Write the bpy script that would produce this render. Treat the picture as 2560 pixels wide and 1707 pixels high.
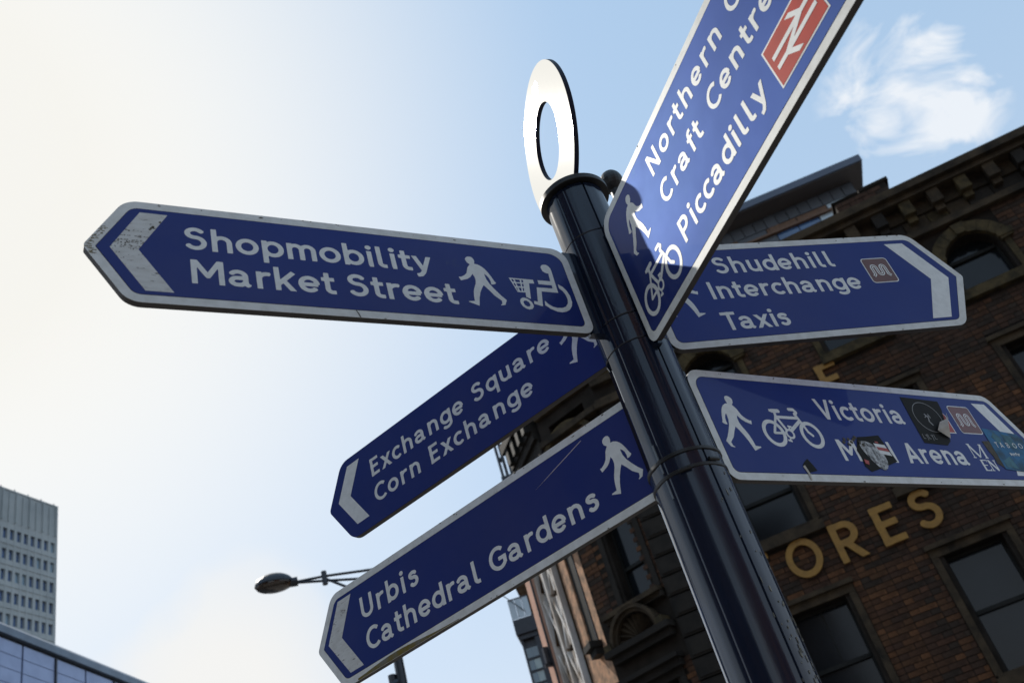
import bpy, bmesh, math, random
import numpy as np
from mathutils import Vector, Matrix
R = math.radians
random.seed(7)
for o in list(bpy.data.objects): bpy.data.objects.remove(o)
SC = bpy.context.scene
COL = SC.collection

# ------------------------------------------------------------------ camera
cam_d = bpy.data.cameras.new('camera')
cam_d.sensor_width = 36.0
cam_d.lens = 34.80
cam_d.clip_start = 0.05
cam_d.clip_end = 3000
cam_d.dof.use_dof = True
cam_d.dof.focus_distance = 2.05
cam_d.dof.aperture_fstop = 7.1
cam = bpy.data.objects.new('camera', cam_d); COL.objects.link(cam)
_r = Vector((0.95182838, 0.17884196, -0.24907485))
_u = Vector((0.30663126, -0.55515166, 0.77316487))
_f = Vector((0.0, 0.8122944, 0.58324764))
cam.matrix_world = Matrix(((_r.x, _u.x, -_f.x, 0), (_r.y, _u.y, -_f.y, 0), (_r.z, _u.z, -_f.z, 1.6), (0, 0, 0, 1)))
SC.camera = cam

# ------------------------------------------------------------------ light
SUN_AZ, SUN_EL = R(-43.5), R(46.5)
SUN = Vector((math.sin(SUN_AZ) * math.cos(SUN_EL), math.cos(SUN_AZ) * math.cos(SUN_EL), math.sin(SUN_EL)))
sl = bpy.data.lights.new('sun', 'SUN'); sl.energy = 5.0; sl.angle = R(0.55); sl.color = (1.0, 0.94, 0.85)
so = bpy.data.objects.new('sun', sl); COL.objects.link(so)
so.rotation_euler = (-SUN).to_track_quat('-Z', 'Y').to_euler()

W = bpy.data.worlds.new('World'); SC.world = W; W.use_nodes = True
nt = W.node_tree; nt.nodes.clear()
def nd(t, **k):
    n = nt.nodes.new(t)
    for a, b in k.items():
        if a.startswith('i_'):
            key = a[2:]; key = int(key) if key.isdigit() else key
            n.inputs[key].default_value = b
        else: setattr(n, a, b)
    return n
def lk(a, b): nt.links.new(a, b)
def mth(op, a, b=None, c=None, clamp=False):
    n = nt.nodes.new('ShaderNodeMath'); n.operation = op; n.use_clamp = clamp
    for i, v in enumerate((a, b, c)):
        if v is None: continue
        if isinstance(v, (int, float)): n.inputs[i].default_value = v
        else: nt.links.new(v, n.inputs[i])
    return n.outputs[0]
def vdot(a, vec):
    n = nt.nodes.new('ShaderNodeVectorMath'); n.operation = 'DOT_PRODUCT'; nt.links.new(a, n.inputs[0]); n.inputs[1].default_value = vec
    return n.outputs['Value']
def mixc(fac, a, b, mode='MIX'):
    n = nt.nodes.new('ShaderNodeMix'); n.data_type = 'RGBA'; n.blend_type = mode; n.clamp_factor = False
    for i, v in ((0, fac), (6, a), (7, b)):
        if isinstance(v, (int, float)): n.inputs[i].default_value = v
        elif isinstance(v, tuple): n.inputs[i].default_value = v
        else: nt.links.new(v, n.inputs[i])
    return n.outputs[2]
tc = nd('ShaderNodeTexCoord'); DIR = tc.outputs['Generated']
sky = nd('ShaderNodeTexSky', sky_type='NISHITA', sun_disc=False)
sky.sun_elevation = SUN_EL; sky.sun_rotation = SUN_AZ
sky.air_density = 1.0; sky.dust_density = 2.6; sky.ozone_density = 1.2; sky.altitude = 40
SKY_STRENGTH = 0.10
# thin clouds: streaky noise on the sky direction, thicker low down and in one wisp high to the right
mp = nd('ShaderNodeMapping', i_Rotation=(0.2, 0.75, -0.5), i_Scale=(0.9, 1.9, 1.3)); lk(DIR, mp.inputs[0])
nz = nd('ShaderNodeTexNoise', i_Scale=12.0, i_Detail=9.0, i_Roughness=0.56, i_Distortion=0.6); lk(mp.outputs[0], nz.inputs['Vector'])
wisp = mth('SUBTRACT', vdot(DIR, Vector((0.4165, 0.673, 0.611)).normalized()), 0.9960)
wisp = mth('MULTIPLY', wisp, 330.0, clamp=True)
nz2 = nd('ShaderNodeTexNoise', i_Scale=3.0, i_Detail=7.0, i_Roughness=0.5); lk(DIR, nz2.inputs['Vector'])
el = vdot(DIR, (0, 0, 1))
low = mth('MULTIPLY', mth('SUBTRACT', 0.52, el), 2.4, clamp=True)
cl1 = mth('MULTIPLY', mth('SUBTRACT', mth('ADD', nz.outputs[0], mth('MULTIPLY', wisp, 0.27)), 0.615), 6.5, clamp=True)
cl1 = mth('MULTIPLY', cl1, mth('MULTIPLY', wisp, 1.6, clamp=True))
cl2 = mth('MULTIPLY', mth('MULTIPLY', mth('SUBTRACT', nz2.outputs[0], 0.52), 5.0, clamp=True), low)
m3 = mth('MULTIPLY', mth('SUBTRACT', vdot(DIR, Vector((-0.352, 0.872, 0.341)).normalized()), 0.988), 90.0, clamp=True)
cl3 = mth('MULTIPLY', mth('SUBTRACT', mth('ADD', nz2.outputs[0], mth('MULTIPLY', m3, 0.30)), 0.58), 9.0, clamp=True)
cl3 = mth('MULTIPLY', cl3, m3)
cl = mth('MAXIMUM', mth('MULTIPLY', cl1, 0.93), mth('MULTIPLY', cl2, 0.45))
# haze aureole about the sun
ds = mth('MAXIMUM', vdot(DIR, SUN), 0.0)
glow = mth('POWER', mth('MULTIPLY', mth('SUBTRACT', ds, 0.80), 5.4, clamp=True), 1.5)
milk = mixc(0.62, sky.outputs[0], (5.3, 7.9, 10.9, 1))
hz = mth('MULTIPLY', mth('POWER', mth('SUBTRACT', 1.0, mth('MAXIMUM', el, 0.0)), 2.5), 0.95, clamp=True)
milk = mixc(hz, milk, (8.7, 8.9, 9.1, 1))
milk = mixc(glow, milk, (9.25, 9.15, 8.70, 1))
col = mixc(cl, milk, (8.7, 9.1, 9.6, 1))
col = mixc(mth('MULTIPLY', cl3, 0.85), col, (9.4, 9.2, 8.8, 1))
bg = nd('ShaderNodeBackground', i_Strength=SKY_STRENGTH); lk(col, bg.inputs[0])
wo = nd('ShaderNodeOutputWorld'); lk(bg.outputs[0], wo.inputs[0])

SC.view_settings.view_transform = 'Standard'
SC.view_settings.look = 'None'
SC.view_settings.exposure = 0.0
SC.view_settings.gamma = 1.0
SC.view_settings.use_curve_mapping = False
SC.render.engine = 'CYCLES'
SC.cycles.max_bounces = 6
SC.cycles.use_denoising = True

# ------------------------------------------------------------------ materials
def mat(name, col, rough=0.6, metal=0.0, spec=0.5, coat=0.0, coat_r=0.05, var=0.0, vscale=8.0, col2=None,
        bump=0.0, bscale=40.0, dirt=None, dscale=6.0, dthr=0.62, stretch=(1, 1, 1), rvar=0.0, objrand=0.0, tint=None):
    m = bpy.data.materials.new(name); m.use_nodes = True; t = m.node_tree
    b = t.nodes['Principled BSDF']
    b.inputs['Roughness'].default_value = rough; b.inputs['Metallic'].default_value = metal
    b.inputs['Specular IOR Level'].default_value = spec
    b.inputs['Coat Weight'].default_value = coat; b.inputs['Coat Roughness'].default_value = coat_r
    if tint: b.inputs['Specular Tint'].default_value = (*tint, 1)
    c4 = (*col, 1)
    b.inputs['Base Color'].default_value = c4
    tcn = t.nodes.new('ShaderNodeTexCoord'); mpn = t.nodes.new('ShaderNodeMapping')
    mpn.inputs['Scale'].default_value = stretch
    t.links.new(tcn.outputs['Object'], mpn.inputs[0]); V = mpn.outputs[0]
    last = None
    def noise(s, d=6, r=0.6):
        n = t.nodes.new('ShaderNodeTexNoise'); n.inputs['Scale'].default_value = s; n.inputs['Detail'].default_value = d
        n.inputs['Roughness'].default_value = r; t.links.new(V, n.inputs['Vector']); return n.outputs[0]
    def ramp(src, lo, hi):
        n = t.nodes.new('ShaderNodeMapRange'); n.inputs[1].default_value = lo; n.inputs[2].default_value = hi
        t.links.new(src, n.inputs[0]); return n.outputs[0]
    def mix(f, a, bb, mode='MIX'):
        n = t.nodes.new('ShaderNodeMix'); n.data_type = 'RGBA'; n.blend_type = mode
        for i, v in ((0, f), (6, a), (7, bb)):
            if isinstance(v, (tuple, float)): n.inputs[i].default_value = v
            else: t.links.new(v, n.inputs[i])
        return n.outputs[2]
    if var > 0 or col2 is not None:
        c2 = (*(col2 if col2 is not None else [x * (1 - var) for x in col]), 1)
        last = mix(ramp(noise(vscale), 0.38, 0.66), c4, c2)
    if objrand > 0:
        oi = t.nodes.new('ShaderNodeObjectInfo')
        last = mix(ramp(oi.outputs['Random'], -0.1, 1 / objrand), last if last is not None else c4, tuple([x * 0.3 for x in col] + [1]))
    if dirt is not None:
        last = mix(ramp(noise(dscale, 10, 0.72), dthr, dthr + 0.07), last if last is not None else c4, (*dirt, 1))
    if last is not None: t.links.new(last, b.inputs['Base Color'])
    if rvar > 0:
        n = t.nodes.new('ShaderNodeMapRange'); n.inputs[3].default_value = max(0.02, rough - rvar); n.inputs[4].default_value = rough + rvar
        n.inputs[1].default_value = 0.35; n.inputs[2].default_value = 0.65
        t.links.new(noise(vscale * 0.7), n.inputs[0]); t.links.new(n.outputs[0], b.inputs['Roughness'])
    if bump > 0:
        bn = t.nodes.new('ShaderNodeBump'); bn.inputs['Strength'].default_value = bump; bn.inputs['Distance'].default_value = 0.01
        t.links.new(noise(bscale), bn.inputs['Height']); t.links.new(bn.outputs[0], b.inputs['Normal'])
    return m
M = {}
M['blue'] = mat('sign blue sheeting', (0.0270, 0.040, 0.190), 0.60, metal=0.50, spec=0.25, coat=0.22, coat_r=0.05, tint=(0.22, 0.58, 1.0), col2=(0.043, 0.052, 0.185), vscale=3.2, dirt=(0.055, 0.065, 0.17), dscale=13, dthr=0.645, rvar=0.05)
M['white'] = mat('sign white sheeting', (0.80, 0.83, 0.82), 0.45, spec=0.4, coat=0.2, coat_r=0.2, col2=(0.70, 0.73, 0.72), vscale=60, stretch=(1, 1, 1), dirt=(0.20, 0.19, 0.16), dscale=30, dthr=0.70)
M['white_b'] = mat('sign border white', (0.74, 0.77, 0.76), 0.5, spec=0.4, col2=(0.62, 0.64, 0.62), vscale=50, dirt=(0.22, 0.21, 0.17), dscale=24, dthr=0.66)
M['white_worn'] = mat('worn white sheeting', (0.66, 0.68, 0.67), 0.5, spec=0.4, col2=(0.55, 0.56, 0.54), vscale=40, dirt=(0.09, 0.07, 0.06), dscale=55, dthr=0.585, stretch=(1, 1, 3.2))
M['edge'] = mat('sign edge dark', (0.035, 0.030, 0.028), 0.6, var=0.4, vscale=30)
M['red'] = mat('rail logo red', (0.50, 0.035, 0.022), 0.6, spec=0.15, tint=(1, .35, .3), var=0.15, vscale=30)
M['brown'] = mat('tram logo brown', (0.13, 0.035, 0.022), 0.45, coat=0.2, var=0.2, vscale=30)
M['maroon'] = mat('tram logo maroon', (0.14, 0.012, 0.010), 0.45, coat=0.2, var=0.2, vscale=30)
M['post'] = mat('post navy gloss', (0.009, 0.016, 0.036), 0.125, spec=0.5, coat=0.0, var=0.3, vscale=12, dirt=(0.045, 0.045, 0.045), dscale=30, dthr=0.75, stretch=(1, 1, 0.35), rvar=0.05, bump=0.04, bscale=9)
M['band'] = mat('black band', (0.010, 0.010, 0.010), 0.45, var=0.4, vscale=40)
M['steel'] = mat('ring brushed steel', (0.95, 0.94, 0.92), 0.035, metal=1.0, bump=0.01, bscale=30)
M['steel_letter'] = mat('ring letter steel', (0.95, 0.93, 0.86), 0.42, metal=1.0)
M['ring_edge'] = mat('ring edge navy', (0.010, 0.012, 0.030), 0.5, spec=0.2)
M['slot'] = mat('slot metal', (0.16, 0.18, 0.20), 0.35, metal=0.6)
BR = [(0.120, 0.052, 0.028), (0.100, 0.044, 0.026), (0.085, 0.040, 0.027), (0.140, 0.058, 0.030), (0.072, 0.037, 0.026), (0.108, 0.047, 0.030), (0.056, 0.034, 0.026), (0.175, 0.070, 0.034)]
for i, c in enumerate(BR): M['brick%d' % i] = mat('brick fired clay %d' % i, (c[0] * .88, c[1] * 1.0, c[2] * .95), 0.85, spec=0.2, var=0.45, vscale=9, bump=0.3, bscale=60)
M['mortar'] = mat('sooty mortar', (0.030, 0.024, 0.019), 0.9, spec=0.15, var=0.5, vscale=3)
M['stone'] = mat('sooty carved stone', (0.070, 0.050, 0.030), 0.85, spec=0.2, col2=(0.020, 0.016, 0.012), vscale=3.5, bump=0.5, bscale=30)
M['stone_y'] = mat('yellow sandstone', (0.088, 0.064, 0.030), 0.85, spec=0.2, col2=(0.024, 0.020, 0.012), vscale=5, bump=0.5, bscale=30)
M['stone_d'] = mat('blackened stone', (0.032, 0.026, 0.020), 0.8, spec=0.25, col2=(0.014, 0.012, 0.010), vscale=4, bump=0.5, bscale=30, objrand=0.5)
M['frame'] = mat('dark window joinery', (0.018, 0.018, 0.016), 0.6, spec=0.2, var=0.3)
M['glass'] = mat('window glass', (0.012, 0.015, 0.018), 0.10, spec=0.35, var=0.4, vscale=1.2, bump=0.03, bscale=3)
M['gold'] = mat('gilt letters', (0.33, 0.175, 0.036), 0.5, metal=0.0, spec=0.3, col2=(0.25, 0.135, 0.032), vscale=14)
M['terra'] = mat('speckled terracotta stone', (0.50, 0.29, 0.18), 0.9, spec=0.12, col2=(0.20, 0.14, 0.10), vscale=9, bump=0.4, bscale=30)
M['pink'] = mat('pink sandstone', (0.60, 0.36, 0.27), 0.9, spec=0.12, var=0.2, vscale=4, bump=0.3)
M['timber'] = mat('dark weathered timber', (0.085, 0.052, 0.030), 0.85, spec=0.1, var=0.5, vscale=6, stretch=(1, 1, 0.2), bump=0.4)
M['plaster'] = mat('pale weathered boards', (0.74, 0.72, 0.69), 0.85, spec=0.15, col2=(0.30, 0.22, 0.15), vscale=7, stretch=(1, 1, 0.15), bump=0.3)
M['darkmetal'] = mat('dark painted metal', (0.022, 0.026, 0.036), 0.4, spec=0.5, var=0.3)
M['tglass'] = mat('tower glass', (0.03, 0.09, 0.13), 0.06, spec=1.0, coat=1.0, coat_r=0.02, var=0.5, vscale=0.9)
M['blind'] = mat('pale blind behind glass', (0.34, 0.44, 0.44), 0.3, coat=1.0, coat_r=0.05, var=0.25, vscale=2)
M['fascia'] = mat('slate roof metal', (0.085, 0.105, 0.150), 0.45, spec=0.5, var=0.2, vscale=0.6)
M['soffit'] = mat('dark soffit', (0.095, 0.080, 0.075), 0.6, var=0.3, vscale=0.4)
M['clad'] = mat('grey cladding panel', (0.095, 0.108, 0.128), 0.5, objrand=0.3)
M['bluepanel'] = mat('blue glazed panel', (0.045, 0.10, 0.22), 0.12, coat=1.0, coat_r=0.03, var=0.4, vscale=0.7)
M['orangepanel'] = mat('copper brown panel', (0.16, 0.085, 0.045), 0.5, var=0.3)
M['palepanel'] = mat('pale glazed panel', (0.42, 0.50, 0.55), 0.3, coat=0.8)
M['concrete'] = mat('grey concrete tower', (0.40, 0.43, 0.43), 0.85, col2=(0.32, 0.35, 0.355), vscale=0.25, bump=0.1)
M['twin'] = mat('tower window glass', (0.10, 0.17, 0.33), 0.10, spec=0.8, coat=1.0, coat_r=0.03, objrand=0.3)
M['twin_l'] = mat('tower window light blind', (0.30, 0.42, 0.52), 0.2, coat=1.0)
M['bluemetal'] = mat('blue grey metal cladding', (0.32, 0.39, 0.58), 0.40, metal=0.30, spec=0.5, col2=(0.26, 0.32, 0.49), vscale=1.5, coat=0.3, coat_r=0.2)
M['coping'] = mat('roof coping metal', (0.17, 0.215, 0.27), 0.4, metal=0.3, var=0.3, vscale=1.5)
M['asphalt'] = mat('asphalt', (0.05, 0.05, 0.052), 0.85, var=0.3, vscale=3, bump=0.4)
M['paving'] = mat('stone paving', (0.17, 0.16, 0.15), 0.8, var=0.3, vscale=4, bump=0.2)
M['kerb'] = mat('granite kerb', (0.22, 0.21, 0.20), 0.75, var=0.3, vscale=20)
M['lamp'] = mat('lamp dark blue-black metal', (0.010, 0.013, 0.022), 0.35, spec=0.6)
M['lampglass'] = mat('lamp bowl smoked', (0.050, 0.030, 0.018), 0.2, coat=0.8, var=0.5, vscale=6)
M['st_black'] = mat('black sticker', (0.014, 0.014, 0.012), 0.6, spec=0.12, var=0.3, vscale=30)
M['st_ink'] = mat('pale sticker ink', (0.25, 0.26, 0.25), 0.5)
M['st_paper'] = mat('peeled sticker paper', (0.52, 0.50, 0.44), 0.8, var=0.25, vscale=50, bump=0.3, bscale=60)
M['st_blue'] = mat('blue sticker', (0.02, 0.16, 0.34), 0.5, spec=0.2, col2=(0.015, 0.05, 0.07), vscale=28)
M['st_teal'] = mat('teal sticker print', (0.06, 0.20, 0.26), 0.5, spec=0.2, var=0.5, vscale=45)
M['st_red'] = mat('red sticker print', (0.45, 0.035, 0.025), 0.45, var=0.3, vscale=60)
M['st_glue'] = mat('brown glue residue', (0.060, 0.055, 0.035), 0.8, col2=(0.10, 0.09, 0.07), vscale=90)
M['st_photo'] = mat('grey printed sticker', (0.62, 0.66, 0.67), 0.6, spec=0.2, col2=(0.05, 0.055, 0.06), vscale=120)
M['moss'] = mat('yellow lichen stain', (0.17, 0.13, 0.02), 0.9, col2=(0.16, 0.16, 0.14), vscale=40)
M['scratch'] = mat('bright scratch', (0.55, 0.50, 0.50), 0.4)
M['ringtext'] = M['steel_letter']

# ------------------------------------------------------------------ object helpers
def tag(o, label, cat, group=None):
    o['label'] = label; o['category'] = cat
    if group: o['group'] = group
    return o
def thing(name, label, cat, loc=(0, 0, 0), group=None):
    o = bpy.data.objects.new(name, None); COL.objects.link(o); o.location = loc; o.empty_display_size = 0.2
    return tag(o, label, cat, group)
def link(name, me, parent=None, mats=None, label=None):
    if mats is not None:
        if len(me.materials): me.materials.clear()
        for m in (mats if isinstance(mats, (list, tuple)) else [mats]): me.materials.append(M[m] if isinstance(m, str) else m)
    o = bpy.data.objects.new(name, me); COL.objects.link(o)
    if parent is not None:
        o.parent = parent
        # geometry is authored in world metres: cancel the parent's placement
        p = parent; mw = Matrix.Identity(4)
        while p is not None: mw = p.matrix_basis @ (p.matrix_parent_inverse @ mw); p = p.parent
        o.matrix_parent_inverse = mw.inverted()
    if label: o['label'] = label
    return o
class MB:
    def __init__(s): s.v = []; s.f = []; s.m = []
    def quad(s, pts, mi=0):
        n = len(s.v); s.v += [tuple(p) for p in pts]; s.f.append(tuple(range(n, n + len(pts)))); s.m.append(mi)
    def hexa(s, c, mi=0):  # 8 corners: bottom 4 ccw, top 4
        n = len(s.v); s.v += [tuple(p) for p in c]
        for f in ((0, 3, 2, 1), (4, 5, 6, 7), (0, 1, 5, 4), (1, 2, 6, 5), (2, 3, 7, 6), (3, 0, 4, 7)):
            s.f.append(tuple(n + i for i in f)); s.m.append(mi)
    def prism(s, poly0, poly1, mi=0, caps=True):
        n = len(s.v); k = len(poly0); s.v += [tuple(p) for p in poly0] + [tuple(p) for p in poly1]
        for i in range(k):
            j = (i + 1) % k; s.f.append((n + i, n + j, n + k + j, n + k + i)); s.m.append(mi)
        if caps: s.f.append(tuple(range(n + k - 1, n - 1, -1))); s.f.append(tuple(range(n + k, n + 2 * k))); s.m += [mi, mi]
    def tube(s, pts, r, seg=12, mi=0, r2=None):
        pts = [Vector(p) for p in pts]; rings = []; n0 = len(s.v)
        for i, p in enumerate(pts):
            d = (pts[min(i + 1, len(pts) - 1)] - pts[max(i - 1, 0)]).normalized()
            a = d.orthogonal().normalized() if i == 0 else (pa - d * pa.dot(d)).normalized()
            pa = a; b = d.cross(a); rr = r if r2 is None else r + (r2 - r) * i / (len(pts) - 1)
            for k in range(seg):
                t = 2 * math.pi * k / seg; s.v.append(tuple(p + (a * math.cos(t) + b * math.sin(t)) * rr))
        for i in range(len(pts) - 1):
            for k in range(seg):
                j = (k + 1) % seg; a0 = n0 + i * seg; s.f.append((a0 + k, a0 + j, a0 + seg + j, a0 + seg + k)); s.m.append(mi)
        s.f.append(tuple(range(n0 + seg - 1, n0 - 1, -1))); s.m.append(mi)
        e = n0 + (len(pts) - 1) * seg; s.f.append(tuple(range(e, e + seg))); s.m.append(mi)
    def mesh(s, name):
        me = bpy.data.meshes.new(name); me.from_pydata(s.v, [], s.f); me.polygons.foreach_set('material_index', s.m)
        bm = bmesh.new(); bm.from_mesh(me); bmesh.ops.recalc_face_normals(bm, faces=bm.faces); bm.to_mesh(me); bm.free(); me.update(); return me
    def build(s, name, mats, parent=None, label=None, smooth=False):
        me = s.mesh(name); o = link(name, me, parent, mats, label)
        if smooth:
            for p in me.polygons: p.use_smooth = True
            try: me.set_sharp_from_angle(angle=R(35))
            except Exception: pass
        return o
class Frame:  # facade frame: u along the wall, z up, d out towards the street
    def __init__(s, O, az, toward=(0, 0)):
        s.O = Vector((O[0], O[1], 0)); a = R(az); s.U = Vector((math.sin(a), math.cos(a), 0)); n = Vector((s.U.y, -s.U.x, 0))
        s.N = n if n.dot(Vector((toward[0], toward[1], 0)) - s.O) > 0 else -n
    def p(s, u, z, d=0.0): return s.O + s.U * u + s.N * d + Vector((0, 0, z))
    def box(s, mb, u0, u1, z0, z1, d0, d1, mi=0):
        mb.hexa([s.p(u0, z0, d0), s.p(u1, z0, d0), s.p(u1, z0, d1), s.p(u0, z0, d1), s.p(u0, z1, d0), s.p(u1, z1, d0), s.p(u1, z1, d1), s.p(u0, z1, d1)], mi)
    def wall(s, mb, u0, u1, z0, z1, d0, d1, holes, mi=0):
        us = sorted({u0, u1, *[h[0] for h in holes], *[h[1] for h in holes]}); us = [u for u in us if u0 <= u <= u1]
        for a, b in zip(us, us[1:]):
            if b - a < 1e-6: continue
            hs = sorted([(max(h[2], z0), min(h[3], z1)) for h in holes if h[0] < (a + b) / 2 < h[1]]); z = z0
            for h0, h1 in hs:
                if h0 > z: s.box(mb, a, b, z, h0, d0, d1, mi)
                z = max(z, h1)
            if z < z1: s.box(mb, a, b, z, z1, d0, d1, mi)

# ------------------------------------------------------------------ strokes -> outlines (lettering)
def arc(cx, cy, rx, ry, a0, a1, n=None):
    n = n or max(6, int(abs(a1 - a0) / 12)); return [(cx + rx * math.cos(R(a0 + (a1 - a0) * i / n)), cy + ry * math.sin(R(a0 + (a1 - a0) * i / n))) for i in range(n + 1)]
def field(strokes, X, Y):
    F = np.full(X.shape, 9.0)
    for st in strokes:
        pts, w = st[0], st[1]; rnd = len(st) > 2 and st[2]
        closed = math.hypot(pts[0][0] - pts[-1][0], pts[0][1] - pts[-1][1]) < 1e-6
        n = len(pts) - 1
        if n == 0: F = np.minimum(F, np.hypot(X - pts[0][0], Y - pts[0][1]) - w); continue
        for i in range(n):
            ax, ay = pts[i]; bx, by = pts[i + 1]; dx, dy = bx - ax, by - ay; L = math.hypot(dx, dy)
            if L < 1e-9: continue
            t = ((X - ax) * dx + (Y - ay) * dy) / L; s_ = np.abs(-(X - ax) * dy + (Y - ay) * dx) / L
            cap = np.hypot(np.maximum(0, np.maximum(-t, t - L)), s_) - w
            d = cap
            if not closed and not rnd:
                if i == 0: d = np.where(t < 0, np.maximum(s_ - w, -t), d)
                if i == n - 1: d = np.where(t > L, np.maximum(s_ - w, t - L), d)
                if i == 0: d = np.maximum(d, -t)
                if i == n - 1: d = np.maximum(d, t - L)
            F = np.minimum(F, d)
    return F
def contours(strokes, x0, x1, y0, y1, h, clip=None):
    nx = int((x1 - x0) / h) + 2; ny = int((y1 - y0) / h) + 2
    xs = x0 + np.arange(nx) * h; ys = y0 + np.arange(ny) * h; X, Y = np.meshgrid(xs, ys, indexing='ij')
    F = field(strokes, X, Y)
    if clip: F = np.maximum(F, np.maximum(clip[0] - Y, Y - clip[1]))
    F = np.where(np.abs(F) < 1e-7, 1e-7, F)
    nxt = {}
    I = F < 0
    def ex(i, j): a, b = F[i, j], F[i + 1, j]; return (xs[i] + h * a / (a - b), ys[j])
    def ey(i, j): a, b = F[i, j], F[i, j + 1]; return (xs[i], ys[j] + h * a / (a - b))
    P = {}
    cells = np.argwhere((I[:-1, :-1].astype(int) + I[1:, :-1] + I[1:, 1:] + I[:-1, 1:]) % 4 != 0)
    for i, j in cells:
        i = int(i); j = int(j); c = I[i, j] * 1 + I[i + 1, j] * 2 + I[i + 1, j + 1] * 4 + I[i, j + 1] * 8
        B, Rr, T, Lf = ('x', i, j), ('y', i + 1, j), ('x', i, j + 1), ('y', i, j)
        segs = {1: [(B, Lf)], 2: [(Rr, B)], 3: [(Rr, Lf)], 4: [(T, Rr)], 5: [(B, Lf), (T, Rr)], 6: [(T, B)], 7: [(T, Lf)], 8: [(Lf, T)], 9: [(B, T)], 10: [(Rr, B), (Lf, T)], 11: [(Rr, T)], 12: [(Lf, Rr)], 13: [(B, Rr)], 14: [(Lf, B)]}[int(c)]
        for a, b in segs:
            nxt[a] = b
            for e in (a, b):
                if e not in P: P[e] = ex(e[1], e[2]) if e[0] == 'x' else ey(e[1], e[2])
    loops = []
    while nxt:
        s0 = next(iter(nxt)); loop = [s0]; e = nxt.pop(s0)
        while e != s0 and e in nxt: loop.append(e); e = nxt.pop(e)
        pts = [P[k] for k in loop]; out = []
        k = len(pts)
        for q in range(k):  # drop nearly collinear points
            a = out[-1] if out else pts[q - 1]; b = pts[q]; c2 = pts[(q + 1) % k]
            ar = abs((b[0] - a[0]) * (c2[1] - a[1]) - (b[1] - a[1]) * (c2[0] - a[0])); L = math.hypot(c2[0] - a[0], c2[1] - a[1])
            if L < 1e-9 or ar / L > h * 0.035 or L > h * 9: out.append(b)
        if len(out) > 3: loops.append(out)
    return loops
w_ = 0.079
def G_(*strokes, clip=None): return ([s if isinstance(s, tuple) and isinstance(s[0], list) else (s, w_) for s in strokes], clip)
XH = 0.73
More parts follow.
